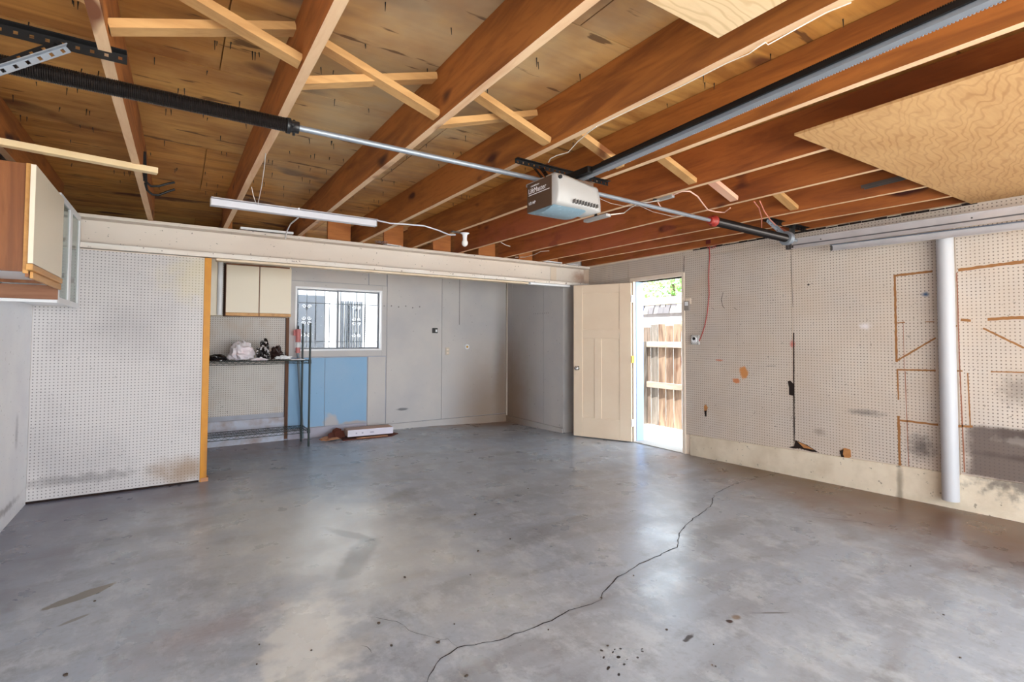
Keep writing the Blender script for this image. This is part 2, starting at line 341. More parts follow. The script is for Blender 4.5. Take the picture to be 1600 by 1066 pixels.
# ------------------------------------------------ floor
XW, YB, YP, XL, YF, XA = 4.97, 7.08, 5.45, -.97, -1.9, 4.62
def ss(t): t = max(0, min(1, t)); return t*t*(3-2*t)
def fz(x, y): return .066*ss((x-2.4)/2.5)*max(0, min(1, (3.9-y)/2.8)) - .045*ss((x-3)/1.6)*ss((y-5.2)/1.8)
b = MB(); nx, ny = 40, 60
xs = [XL-.1+(XW+.16-XL+.1)*i/nx for i in range(nx+1)]; ys = [YF-.3+(YB+.1-YF+.3)*j/ny for j in range(ny+1)]
b.add([(x, y, fz(x, y)) for y in ys for x in xs], [(j*(nx+1)+i, j*(nx+1)+i+1, (j+1)*(nx+1)+i+1, (j+1)*(nx+1)+i) for j in range(ny) for i in range(nx)], True)
floor = struct('floor', b, FLOOR)
def crack(pts, w, name='crack'):
    q = [P(x, y, 'Z', 0) for x, y in pts]; out = []
    for i in range(len(q)-1):
        n_ = max(2, int((q[i+1]-q[i]).length/.035))
        for k in range(n_):
            t = k/n_; p = q[i].lerp(q[i+1], t); d = (q[i+1]-q[i]).normalized(); s_ = Vector((-d.y, d.x, 0))
            out.append((p+s_*random.uniform(-.007, .007), s_))
    vs = []; fs_ = []
    for i, (p, s_) in enumerate(out):
        ww = w*random.uniform(.35, 1.3)*(.3 if i in (0, len(out)-1) else 1)
        for sg in (-1, 1): c = p+s_*ww*sg; vs.append((c.x, c.y, fz(c.x, c.y)+.0012))
    for i in range(len(out)-1): fs_.append((2*i, 2*i+1, 2*i+3, 2*i+2))
    return MB().add(vs, fs_).build(name, CRACK, floor)
crack([(665, 1066), (690, 1030), (715, 1012), (780, 1000), (850, 975), (890, 955), (915, 948), (940, 937), (945, 922), (965, 902), (1000, 882), (1030, 868), (1058, 856), (1060, 835), (1070, 822), (1090, 808), (1110, 795), (1116, 775)], .0028)
crack([(1116, 775), (1150, 760), (1195, 749), (1225, 742)], .0022)
crack([(716, 1010), (700, 1000), (680, 998), (640, 985), (620, 972), (585, 966), (560, 963)], .0010)
crack([(565, 1008), (580, 1016), (585, 1025)], .0009)
b = MB()
for px, py, r in [(728, 1058, .008), (592, 975, .009), (633, 903, .010), (747, 862, .008), (940, 935, .006), (685, 1005, .010), (612, 1010, .007), (857, 985, .005), (797, 843, .006), (742, 805, .008), (950, 1010, .006),
                  (148, 940, .006), (103, 1056, .009), (401, 1039, .005), (487, 1017, .005), (1113, 1040, .004), (1118, 1042, .004), (1500, 1030, .005), (1423, 893, .004), (825, 764, .006), (990, 900, .005), (1475, 966, .005), (710, 976, .005), (735, 899, .004), (770, 930, .003), (405, 1008, .004), (1042, 985, .006), (1115, 1008, .004)]:
    q = P(px, py, 'Z', 0); z = fz(q.x, q.y); a_ = random.random()*6
    pts = [(q.x+r*random.uniform(.5, 1.2)*math.cos(a_+t*1.256), q.y+r*random.uniform(.5, 1.2)*math.sin(a_+t*1.256), z+.001) for t in range(5)]
    b.prism(pts, (random.uniform(-.3, .3)*r, 0, r*.6))
o = b.build('leaf_debris', plain('dry_debris', (74, 62, 52), .8)); tag(o, 'scattered crumbs of dry leaf and grit on the concrete floor', 'debris'); o['kind'] = 'stuff'

# ------------------------------------------------ right wall
b = MB(); T = .14
DY0, DY1, DZ = 3.84, 4.62, 2.06
b.box(XW, XW+T, YF-.1, DY0, -.1, 2.62).box(XW, XW+T, DY1, 5.62, -.1, 2.62).box(XW, XW+T, DY0, DY1, DZ, 2.62)
wall_r = struct('wall_right', b, CREAM)
def curbz(y): return lerp(.232, .335, (3.75-y)/2.75)
def pegpanel(y0, y1, z1, zc=None, bottom=None, parent=wall_r, mat=PEG_R):
    z0a, z0b = (curbz(y0)-.004, curbz(y1)-.004) if bottom is None else (bottom, bottom)
    return MB().prism([(XW, y0+.003, z0a), (XW, y1-.003, z0b), (XW, y1-.003, z1), (XW, y0+.003, z1)], (-.007, 0, 0)).build('pegboard_panel', mat, parent)
ZS = 2.262
for y0, y1 in ((2.595, 3.825), (1.372, 2.595), (.15, 1.372), (-1.07, .15), (-1.9, -1.07)): pegpanel(y0, y1, ZS)
for y0, y1 in ((2.595, 3.825), (1.38, 2.595), (.15, 1.38), (-1.07, .15), (-1.9, -1.07)): pegpanel(y0, y1, 2.343, bottom=ZS+.004)
pegpanel(3.825, 4.70, 2.343, bottom=DZ+.055); pegpanel(4.70, 5.46, 2.343, bottom=DZ+.055)
pegpanel(4.665, 5.46, DZ+.052, bottom=.01)
b = MB().prism([(XW+.01, 3.75, -.02), (XW+.01, YF, -.02), (XW+.01, YF, curbz(YF)), (XW+.01, 3.75, curbz(3.75))], (-.035, 0, 0))
b.build('concrete_curb', CURB, wall_r, .004)
# brown overspray outlines left on the panels
def wline(pts, w, mat, name='paint_line'):
    q = [P(x, y, 'X', XW-.0075) for x, y in pts]; vs = []; fs_ = []; out = []
    for i in range(len(q)-1):
        n_ = max(2, int((q[i+1]-q[i]).length/.02))
        for k in range(n_+(i == len(q)-2)): out.append((q[i].lerp(q[i+1], k/n_), (q[i+1]-q[i]).normalized()))
    for p, d in out:
        s_ = Vector((0, -d.z, d.y)); a_, c_ = w*random.uniform(.7, 1.15), w*random.uniform(.7, 1.15)
        vs += [p+s_*a_, p-s_*c_]
    for i in range(len(out)-1): fs_.append((2*i, 2*i+1, 2*i+3, 2*i+2))
    MB().add(vs, fs_).build(name, mat, wall_r)
for pts, w in [([(1396, 431), (1457, 424)], .0085), ([(1497, 422), (1600, 409)], .010), ([(1398, 430), (1401, 566)], .0075), ([(1400, 505), (1414, 504)], .004), ([(1445, 503), (1460, 503)], .003),
               ([(1501, 500), (1517, 501)], .008), ([(1543, 499), (1600, 496)], .010), ([(1401, 564), (1462, 528)], .006), ([(1487, 512), (1496, 509)], .005), ([(1536, 513), (1600, 544)], .006),
               ([(1401, 578), (1462, 579)], .006), ([(1488, 579), (1504, 580)], .005), ([(1548, 581), (1600, 582)], .004), ([(1402, 578), (1404, 625)], .0055), ([(1404, 650), (1406, 731)], .008), ([(1406, 657), (1466, 664)], .007),
               ([(1512, 583), (1516, 665)], .004), ([(1497, 666), (1520, 667)], .008)]: wline(pts, w*1.2, RUST)
for pts, w in [([(1411, 500), (1413, 580)], .002), ([(1414, 580), (1420, 731)], .003), ([(1495, 426), (1499, 560)], .004), ([(1499, 560), (1507, 738)], .0045)]: wline(pts, w, RUSTR)
wline([(1240, 520), (1241, 690)], .006, DARKHOLE, 'open_seam')
wline([(1236, 399), (1239, 480)], .0015, DARKHOLE, 'open_seam')
wline([(1069, 400), (1068, 432)], .004, DARKHOLE, 'open_seam')
wline([(1130, 457), (1127, 468), (1129, 478), (1132, 482)], .003, DARKHOLE, 'board_tear')
wline([(1112, 481), (1116, 484)], .002, DARKHOLE, 'board_tear'); wline([(1147, 481), (1151, 484)], .002, DARKHOLE, 'board_tear')
wline([(1198, 572), (1212, 572)], .002, STEELD, 'scuff')
def wpatch(poly, mat, name, d=-.0085, th=-.002):
    MB().prism([P(x, y, 'X', XW+d) for x, y in poly], (th, 0, 0)).build(name, mat, wall_r)
wpatch([(1231, 596), (1235, 595), (1240, 600), (1241, 619), (1233, 617), (1233, 606)], DARKHOLE, 'cut_hole')
wpatch([(1232, 699), (1241, 697), (1243, 688), (1262, 696), (1279, 707), (1268, 706), (1250, 701), (1240, 701)], DARKHOLE, 'torn_hole')
wpatch([(1246, 690), (1258, 695), (1272, 703), (1256, 700)], TORN, 'torn_flap', -.0105)
wpatch([(1313, 704), (1320, 700), (1329, 703), (1330, 714), (1322, 718), (1315, 716)], TORN, 'torn_flap', -.0085)
wpatch([(1312, 705), (1318, 702), (1317, 710), (1320, 716), (1315, 716)], DARKHOLE, 'torn_hole', -.0105)
wpatch([(1100, 635), (1103, 632), (1106, 637), (1104, 643), (1103, 651), (1101, 643)], TORN, 'torn_flap')
wpatch([(1101, 643), (1104, 641), (1104, 651), (1102, 651)], DARKHOLE, 'torn_hole', -.0105)
# splintered strip where the boards meet the roof
b = MB()
for i in range(26):
    y = 3.7-i*.095; b.box(XW-.012, XW-.006, y-.09, y, 2.338, 2.347+random.random()*.01)
b.build('top_edge_strip', DARKHOLE, wall_r)

# ------------------------------------------------ back wall with window, alcove wall, partition, left wall
WX0, WX1, WZ0, WZ1 = 1.30, 2.47, 1.145, 1.995
b = MB()
b.box(XL-.1, WX0, YB, YB+.13, -.15, 2.7).box(WX1, XA+.2, YB, YB+.13, -.15, 2.7).box(WX0, WX1, YB, YB+.13, -.15, WZ0).box(WX0, WX1, YB, YB+.13, WZ1, 2.7)
wall_b = struct('wall_back', b, plain('grey_plaster', (176, 178, 190), .7, 0, (140, 130, 124), 5))
def bpanel(x0, x1, z0, z1, mat, name='wall_panel', d=.012): return MB().box(x0+.003, x1-.003, YB-d, YB, z0, z1).build(name, mat, wall_b)
bpanel(XL, 1.185, .36, 2.35, PEG_B, 'pegboard_panel', .02)
MB().box(1.19, 1.225, YB-.04, YB, .02, 2.1).build('wood_stud', wood('dark_stud', (120, 82, 58), (80, 50, 34), 'Z'), wall_b)
bpanel(1.235, 1.69, .14, 1.05, BLUE); bpanel(1.69, 2.265, .14, 1.05, BLUE)
bpanel(1.19, 2.27, 2.07, 2.6, GREY); bpanel(2.27, 3.42, .09, 2.6, GREY) if False else None
bpanel(2.545, 3.42, .09, 2.6, GREY); bpanel(2.275, 2.535, .09, 1.05, GREY); bpanel(2.275, 2.535, 2.07, 2.6, GREY)
bpanel(3.42, 4.62, .09, 2.6, GREY)
MB().box(3.718, 3.724, YB-.0135, YB-.012, 1.53, 2.6).build('board_seam', DARKHOLE, wall_b)
MB().box(2.27, 4.62, YB-.03, YB, -.06, .085).build('base_board', GREY, wall_b, .003)
MB().box(1.235, 2.27, YB-.02, YB, -.02, .13).build('base_board', plain('lilac_base', (176, 172, 186), .6), wall_b, .003)
MB().box(XL, 1.19, YB-.03, YB, -.02, .30).build('plaster_band', plain('worn_plaster', (196, 200, 214), .8, 0, (150, 120, 100), 7, .7), wall_b, .004)
for nm, bx in (('window_casing', (WX0-.07, WX0, WZ0-.08, WZ1+.07)), ('window_casing', (WX1, WX1+.07, WZ0-.08, WZ1+.07)), ('window_casing', (WX0, WX1, WZ1, WZ1+.07)), ('window_casing', (WX0, WX1, WZ0-.08, WZ0))):
    MB().box(bx[0], bx[1], YB-.016, YB, bx[2], bx[3]).build(nm, GREY, wall_b, .002)
b = MB(); y0, y1 = YB-.02, YB+.13
b.box(WX0, WX0+.02, y0, y1, WZ0, WZ1).box(WX1-.02, WX1, y0, y1, WZ0, WZ1).box(WX0+.02, WX1-.02, y0, y1, WZ1-.02, WZ1).box(WX0+.02, WX1-.02, y0, y1, WZ0, WZ0+.02)
win = struct('window_1', b, WHITE)
XM = 1.868; ALU = plain('window_aluminium', (112, 114, 120), .5, .2)
for x0, x1, yy in ((WX0+.02, XM+.012, YB+.075), (XM-.012, WX1-.02, YB+.055)):
    z0, z1, w = WZ0+.02, WZ1-.02, .022
    f = MB().box(x0, x0+w, yy, yy+.02, z0, z1).box(x1-w, x1, yy, yy+.02, z0, z1).box(x0+w, x1-w, yy, yy+.02, z1-w, z1).box(x0+w, x1-w, yy, yy+.02, z0, z0+w).build('sash', ALU, win)
    MB().box(x0+w, x1-w, yy+.008, yy+.012, z0+w, z1-w).build('pane', GLASS, f)
# alcove right wall
b = MB().box(XA, XA+.15, 5.62, YB+.13, -.15, 2.62); b.box(XA, XW+T, 5.60, 5.62+.12, -.15, 2.62)
wall_a = struct('wall_alcove', b, GREY)
for y0, y1 in ((5.60, 6.06), (6.06, 6.9), (6.9, 7.07)): MB().box(XA-.012, XA, y0+.003, y1-.003, .06, 2.6).build('wall_panel', GREY, wall_a)
MB().box(XA-.03, XA-.012, 5.60, 7.06, -.05, .055).build('base_board', GREY, wall_a)
MB().box(XA-.03, XA-.012, YB-.04, YB-.013, .05, 2.5).build('corner_bead', plain('corner_bead_paint', (190, 176, 160), .6), wall_a)
# partition
b = MB().box(XL-.1, .245, YP+.008, YP+.10, -.05, 2.06); wall_p = struct('wall_partition', b, CREAM)
MB().box(XL+.002, .205, YP, YP+.008, .018, 2.052).build('pegboard_panel', PEG_L, wall_p)
MB().box(.207, .262, YP-.006, YP+.014, .0, 2.06).build('edge_trim', ORANGE, wall_p, .002)
MB().box(.246, .262, YP+.015, YP+.11, .0, 2.06).build('edge_trim', ORANGE, wall_p, .002)
MB().box(.215, .275, YP-.012, YP+.07, .0, .035).build('chipped_foot', CARD, wall_p)
MB().box(XL, .2, YP-.002, YP+.008, 0, .016).build('bottom_gap', DARKHOLE, wall_p)
b = MB().box(XL-.12, XL, YF-.1, YB+.13, -.05, 2.7); wall_l = struct('wall_left', b, WHITE_WALL)
b = MB().box(XL-.12, -.8, YF-.12, YF, -.05, 2.7).box(4.8, XW+.12, YF-.12, YF, -.05, 2.7).box(-.8, 4.8, YF-.12, YF, 2.15, 2.7)
struct('wall_front', b, CREAM)

# ------------------------------------------------ beam over the alcove
bx0, bx1 = XL, XW-.01
b = MB().box(bx0, bx1, YP+.115, YP+.14, 2.085, 2.35); beam = struct('trim_1', b, BEAM)
MB().box(bx0, bx1, YP-.02, YP+.114, 2.322, 2.352).build('top_board', BEAM, beam, .004)
MB().box(bx0, 3.2, YP-.03, YP+.114, 2.066, 2.110).build('bottom_board', BEAMW, beam, .004)
MB().box(3.205, bx1-.02, YP-.026, YP+.114, 2.068, 2.108).build('bottom_board', BEAMW, beam, .004)
MB().box(.3, 3.9, YP+.0, YP+.10, 2.043, 2.064).build('bottom_board', TANP, beam, .003)
MB().box(3.92, 4.6, YP-.012, YP+.06, 2.04, 2.066).build('bottom_board', WHITE, beam, .003)
MB().box(4.35, 4.45, YP+.108, YP+.114, 2.112, 2.316).build('dark_patch', plain('tan_patch', (222, 204, 184), .6), beam)

# ------------------------------------------------ ceiling: joists, sheets, bridging
ZJ0, ZJ1, ZR = 2.357, 2.612, 2.615
b = MB().box(XL-.3, XW+.5, YF-.4, YB+.4, ZR+.02, ZR+.1); ceil = struct('ceiling', b, SHE_A)
k = 0
for j, y0 in enumerate([-2.1+1.2192*i for i in range(8)]):
    y1 = min(y0+1.2192, YB)
    x = XL-.1 - (1.22 if j % 2 else 0)
    while x < XW+.1:
        xa, xb = max(x, XL-.1), min(x+2.438, XW+.1)
        if xb-xa > .05 and y1 > y0:
            cx = (xa+xb)/2
            MB().box(xa+.003, xb-.003, y0+.003, y1-.003, ZR, ZR+.018).build('plywood_sheet', SHE_B if (j+k) % 3 == 1 else SHE_A, ceil)
            k += 1
        x += 2.438
JX = [(-.81, -.82), (-.225, -.195), (.425, .392), (1.062, 1.052), (1.702, 1.685), (2.31, 2.285), (2.955, 2.90), (3.575, 3.54), (4.24, 4.13), (4.66, 4.54), (4.965, 4.965)]
jx = lambda i, y: lerp(JX[i][0], JX[i][1], (y-1.2)/3.8)
Y0, Y1 = YF, YP+.12
for i in range(len(JX)):
    a0, a1 = jx(i, Y0), jx(i, Y1); w = .039
    zb = ZJ0-(.012 if i == 1 else 0)
    # slightly crowned lumber: split lengthwise into segments for natural edge wobble
    n_ = 8; vs = []; fs_ = []
    for s_ in range(n_+1):
        t = s_/n_; y = lerp(Y0, Y1, t); xx = lerp(a0, a1, t)+random.uniform(-.0025, .0025); zz = zb+random.uniform(-.002, .003)
        vs += [(xx-w, y, zz), (xx, y, zz), (xx, y, ZJ1), (xx-w, y, ZJ1)]
    for s_ in range(n_):
        for e in range(4): fs_.append((s_*4+e, s_*4+(e+1) % 4, s_*4+4+(e+1) % 4, s_*4+4+e))
    fs_ += [(0, 3, 2, 1), (n_*4, n_*4+1, n_*4+2, n_*4+3)]
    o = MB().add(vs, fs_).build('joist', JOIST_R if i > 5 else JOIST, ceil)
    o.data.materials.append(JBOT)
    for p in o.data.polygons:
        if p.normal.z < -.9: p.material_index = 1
    if 2 <= i < 10:      # lapped rafters over the alcove
        MB().box(jx(i, Y1)+.002, jx(i, Y1)+.04, YP+.02, YB, ZJ0, ZJ1).build('joist', JOIST, ceil)
    if i < 10:
        gap = jx(i+1, Y1)-jx(i, Y1)
        if 3 <= i < 9: MB().box(jx(i, Y1)+gap*.44, jx(i, Y1)+gap*.82, YP+.075, YP+.115, ZJ0-.004, ZJ1).build('blocking', BLOCK_D, ceil)
# cross bridging: one brace foot on the right joist, one on the left joist
zt, zb = ZJ1-.03, ZJ0+.03
def brace(i, y, left, mat=BLOCK, w=.062):
    xl, xr = jx(i, y), jx(i+1, y)-.039
    p, q = ((xl, y, zb), (xr, y, zt)) if left else ((xl, y, zt), (xr, y, zb))
    MB().bar(p, q, w, .032).build('bridging_brace', mat, ceil)
brace(0, 2.0, False)
brace(1, 2.04, False); brace(2, 2.18, False); brace(3, 2.15, False); brace(5, 2.16, False); brace(6, 2.26, False, plain('pinkish_brace', (222, 180, 150), .7, 0, (220, 120, 110), 3)); brace(7, 2.15, False)
brace(1, 2.17, True); brace(2, 2.21, True); brace(3, 2.27, True)
for i in (4,): brace(i, 2.2, False)
# protruding roofing nails
b = MB()
for i in range(300):
    bi = random.randrange(0, 6); y = random.choice([.65, .95, 1.25, 1.55, 1.85, 2.2, 2.5, 2.8, 3.1, 3.4, 3.7, 4.0, 4.3, 4.6, 4.9, 5.2])+random.uniform(-.03, .03)
    x0, x1 = (jx(bi, y), jx(bi+1, y)-.04); x = random.uniform(x0+.02, x1-.02); l = random.uniform(.018, .042)
    b.tube([(x, y, ZR+.002), (x+random.uniform(-.004, .004), y+random.uniform(-.004, .004), ZR-l)], [.003, .001], 5)
b.build('nail_points', BLKP, ceil, kind='stuff')

# plywood sheets fixed under / laid on the joists
b = MB().prism([(2.566, 1.318, 0), (2.566, -1.1, 0), (4.96, -1.1, 0), (4.96, 1.27, 0)], (0, 0, -.012)); 
for v in b.v: v.z += ZJ0-.001
o = b.build('plywood_sheet', PLY, None); tag(o, 'large new plywood sheet with swirling grain under the joists at right', 'plywood'); origin_to(o, (3.8, .2, ZJ0-.007))
b = MB().box(.45, 1.512, -.2, 1.022, ZJ0-.014, ZJ0-.002); o = b.build('plywood_sheet', PLY2, None); tag(o, 'pale plywood piece with a ragged corner at the top edge of the picture', 'plywood'); origin_to(o, (1, .4, ZJ0-.008))

# ------------------------------------------------ door leaf and frame
df = struct('door_frame', MB().box(XW-.02, XW+T+.01, DY1-.02, DY1+.04, 0, DZ+.04).box(XW-.02, XW+T+.01, DY0-.02, DY0+.015, 0, DZ+.04).box(XW-.02, XW+T+.01, DY0+.015, DY1-.02, DZ-.0, DZ+.05), CREAM)
df.name = 'trim_2'
MB().box(XW+.025, XW+T+.012, DY1-.03, DY1-.0205, 0, DZ).build('jamb_board', BLUEJ, df, label='sky blue painted jamb board')
MB().box(XW-.03, XW+T+.05, DY0, DY1, -.02, .012).build('threshold', plain('grey_sill', (176, 172, 166), .7), df, .003)
H = Vector((4.915, 4.60, 0)); E_ = Vector((4.565, 5.315, 0)); du = (E_-H).normalized(); LW = (E_-H).length; dn = Vector((-du.y, du.x, 0))  # normal to the room side
if dn.x > 0: dn = -dn
def leafbox(b, u0, u1, z0, z1, n0, n1):
    vs = [H+du*u+dn*n_+Vector((0, 0, z)) for u in (u0, u1) for n_ in (n0, n1) for z in (z0, z1)]
    return b.add(vs, [(0, 1, 3, 2), (4, 6, 7, 5), (0, 4, 5, 1), (2, 3, 7, 6), (0, 2, 6, 4), (1, 5, 7, 3)])
b = MB(); z0, z1 = .012, 2.045
leafbox(b, 0, LW, z0, z1, -.014, .010)
door = struct('door_1', b, DOORM)
st = .155
def dp(name, *a):
    leafbox(MB(), *a).build(name, DOORM, door, .004)
dp('stile', 0, st, z0, z1, .0101, .020); dp('stile', LW-.13, LW, z0, z1, .0101, .020)
dp('rail', st, LW-.13, z1-.115, z1, .0101, .020); dp('rail', st, LW-.13, 1.325, 1.445, .0101, .020); dp('rail', st, LW-.13, z0, .27, .0101, .020)
dp('stile', .40, .50, .27, 1.325, .0101, .020)
kp = H+du*(LW-.062)+Vector((0, 0, .925))
b = MB().tube([kp+dn*.02, kp+dn*.028], .030, 14).tube([kp+dn*.028, kp+dn*.055, kp+dn*.062, kp+dn*.078, kp+dn*.088], [.012, .012, .026, .028, .014], 14)
b.build('door_knob', CHROME, door)
MB().tube([kp-dn*.014, kp-dn*.05, kp-dn*.06, kp-dn*.08], [.012, .012, .028, .018], 12).build('door_knob', BRASS, door)
for z, mm in ((1.84, WHITE), (1.06, BRASS), (.25, WHITE)):
    b = MB().tube([H+Vector((-.012, -.012, z-.045)), H+Vector((-.012, -.012, z+.045))], .009, 8); b.box(H.x-.004, H.x+.045, H.y-.006, H.y-.002, z-.045, z+.045)
    b.build('hinge', mm, door)

# ------------------------------------------------ small wall fittings
def thing_m(name, label, cat, b, mat, group=None, bevel=0):
    o = b.build(name, mat, None, bevel)
    c = sum((v.co for v in o.data.vertices), Vector())/len(o.data.vertices); origin_to(o, c)
    return tag(o, label, cat, group)
q = P(1075, 478, 'X', XW-.008)
t = thing('light_switch', 'small grey switch box on the pegboard right of the doorway', 'switch', q)
MB().box(q.x-.028, q.x, q.y-.032, q.y+.032, q.z-.055, q.z+.055).build('box', plain('grey_switch', (150, 138, 130), .5), t, .004)
MB().box(q.x-.034, q.x-.028, q.y-.02, q.y+.02, q.z-.0, q.z+.045).build('rocker', WHITE, t, .002)
MB().box(q.x-.006, q.x, q.y-.045, q.y+.03, q.z+.02, q.z+.085).build('backing_plate', CREAM, t)
q = P(1087, 531, 'X', XW-.008)
t = thing('wall_outlet', 'square steel outlet with black round socket beside red wire', 'outlet', q)
MB().box(q.x-.02, q.x, q.y-.055, q.y+.05, q.z-.055, q.z+.055).build('plate', plain('outlet_plate', (206, 204, 200), .4, .3), t, .003)
MB().tube([(q.x-.02, q.y, q.z), (q.x-.03, q.y, q.z)], .035, 16).build('socket_ring', WHITE, t)
MB().tube([(q.x-.03, q.y, q.z+.012), (q.x-.034, q.y, q.z+.012)], .018, 12).build('socket', BLKP, t)
for dy, dz in ((-.045, -.045), (.04, -.045), (.04, .045), (-.045, .045)): MB().sphere((q.x-.021, q.y+dy, q.z+dz), .005, 6, 4).build('screw', BLKP, t)
# red wire: junction box at ceiling, loop, long drop to outlet
q0 = P(1108, 381, 'X', XW-.03)
t = thing('red_wire', 'red wire dropping from a ceiling box to the steel outlet', 'wire', q0)
pts = [P(x, y, 'X', XW-.02) for x, y in [(1108, 384), (1109, 400), (1107, 430), (1108, 460), (1105, 490), (1101, 510), (1096, 525), (1092, 534)]]
MB().tube(pts, .0045, 6).build('drop', REDW, t)
for lp in ([(1110, 381), (1103, 376), (1101, 383), (1108, 387), (1116, 388), (1120, 382), (1121, 374)], [(1110, 380), (1116, 384), (1112, 390), (1105, 388), (1108, 380)]):
    MB().tube([P(x, y, 'X', XW-.03) for x, y in lp], .0022, 5).build('loop', REDW, t)
q = P(1109, 379, 'X', XW-.02); MB().box(q.x-.03, q.x+.01, q.y-.03, q.y+.03, q.z-.02, q.z+.025).build('junction_box', plain('dark_red_box', (110, 36, 26), .6), t, .003)
# back wall fittings
q = P(679, 517, 'Y', YB-.012)
t = thing('outlet_box', 'small black box with white insert on the grey back wall', 'box', q)
MB().box(q.x-.04, q.x+.04, q.y-.03, q.y, q.z-.035, q.z+.04).build('box', BLKP, t, .004); MB().box(q.x-.0, q.x+.03, q.y-.034, q.y-.03, q.z-.02, q.z+.02).build('insert', WHITE, t)
q = P(699, 549, 'Y', YB-.012)
t = thing('wall_outlet', 'cream duplex outlet plate on the grey back wall', 'outlet', q)
MB().box(q.x-.035, q.x+.035, q.y-.006, q.y, q.z-.057, q.z+.057).build('plate', plain('beige_plate', (206, 194, 176), .4), t, .002)
for dz in (-.025, .025): MB().box(q.x-.016, q.x+.016, q.y-.009, q.y-.006, q.z+dz-.014, q.z+dz+.014).build('socket', CREAM, t)
q = P(729, 542, 'Y', YB-.012)
t = thing('round_fitting', 'round white stub with brass centre on the grey back wall', 'fitting', q)
MB().tube([q, q+Vector((0, -.02, 0))], .04, 16).build('ring', WHITE, t); MB().tube([q+Vector((0, -.02, 0)), q+Vector((0, -.028, 0))], .018, 12).build('centre', BRASS, t)

# ------------------------------------------------ torsion shaft with springs
YT, ZT = 2.36, 2.25
t = thing('torsion_shaft', 'long steel torsion shaft with two dark coil springs across the ceiling', 'spring', (1.9, YT, ZT))
zr = lambda x: lerp(2.256, 2.206, max(0, (x-1.7))/2.7)
MB().tube([(XL, YT, ZT+.004), (1.7, YT, ZT+.004), (4.6, YT, zr(4.6))], .0135, 14).build('shaft', STEEL, t)
def coil(xa, xb, r, n, mat, tipm, name='spring'):
    pts = []; N = int(n*12)
    L_ = xb-xa
    b = MB(); prof = []
    for i in range(n*2+1):
        x = xa+L_*i/(n*2); rr = r if i % 2 else r-.003; prof.append((x, rr))
    b.tube([(x, YT, zr(x)-.0) for x, _ in prof], [p[1] for p in prof], 18)
    b.sm = [False]*len(b.sm)
    return b.build(name, mat, t)
coil(XL+.01, .385, .031, 210, SPRING, SPRTIP)
coil(3.42, 4.42, .035, 150, SPRING, SPRTIP)
b = MB().tube([(.385, YT, ZT+.004), (.40, YT, ZT+.004), (.402, YT, ZT+.004), (.435, YT, ZT+.004)], [.034, .034, .026, .026], 14); b.tube([(.405, YT-.034, ZT), (.405, YT+.034, ZT)], .006, 6).tube([(.415, YT, ZT-.034), (.415, YT, ZT+.034)], .006, 6)
b.build('winding_cone', BLKP, t)
MB().tube([(3.36, YT, zr(3.4)), (3.40, YT, zr(3.4)), (3.402, YT, zr(3.4)), (3.425, YT, zr(3.4))], [.028, .028, .042, .042], 14).build('winding_cone', plain('red_cone', (150, 44, 34), .5), t, label='red painted winding cone')
b = MB().tube([(4.42, YT, zr(4.4)), (4.43, YT, zr(4.4)), (4.455, YT, zr(4.4)), (4.46, YT, zr(4.4)), (4.475, YT, zr(4.4))], [.055, .062, .04, .06, .055], 18)
b.build('cable_drum', STEEL, t)

def perf(b, p, q, up, w=.032, th=.003, step=.038, hole=.006, flange=True):
    """perforated angle: a strip with round holes, built of ladder pieces, and a flange"""
    p = Vector(p); q = Vector(q); d = (q-p); L_ = d.length; d.normalize(); up = Vector(up); s_ = d.cross(up).normalized(); u = s_.cross(d).normalized()
    n_ = max(2, int(L_/step)); st_ = L_/n_
    for a_ in (-1, 1): b.bar(p+u*a_*(w/2-(w/2-hole)/2), q+u*a_*(w/2-(w/2-hole)/2), th, w/2-hole, u)
    for i in range(n_+1):
        a0 = p+d*(max(0, i*st_-(st_-2*hole)/2)); a1 = p+d*(min(L_, i*st_+(st_-2*hole)/2))
        b.bar(a0, a1, th, 2*hole, u)
    if flange: b.bar(p+u*w/2+s_*w/2, q+u*w/2+s_*w/2, w, th, u)
    return b
# left hanger
t = thing('perforated_hanger', 'black perforated angle bar with zinc brace at the upper left corner', 'bracket', (-.4, 2.27, 2.33))
perf(MB(), (-.965, 2.265, 2.335), (-.172, 2.275, 2.335), (0, 0, 1), .036).build('angle_bar', BLACK, t)
qa, qb = P(107, 77, 'Y', 2.25), P(-70, 135, 'Y', 2.15)
perf(MB(), (qb.x, qb.y, qb.z), (qa.x, qa.y, qa.z), (.3, .2, 1), .022).build('brace_strip', STEEL, t)
perf(MB(), (qb.x, qb.y+.02, qb.z+.03), (qa.x-.02, qa.y+.01, qa.z+.02), (.3, .2, 1), .024, flange=False).build('brace_strip', BLACK, t)
# opener hanger above opener
t = thing('perforated_hanger', 'black perforated strap under the joists above the door opener', 'bracket', (1.97, 2.39, 2.34))
perf(MB(), (1.607, 2.385, 2.343), (2.36, 2.41, 2.343), (0, 0, 1), .026).build('angle_bar', BLACK, t)
qa = P(855, 275, 'Y', 2.2)
perf(MB(), (1.80, 2.39, 2.335), (1.70, 2.16, 2.17), (0, 1, .3), .022, flange=False).build('drop_strap', BLACK, t)
perf(MB(), (1.74, 2.39, 2.335), (1.73, 2.22, 2.17), (1, 0, 0), .020, flange=False).build('drop_strap', BLACK, t)
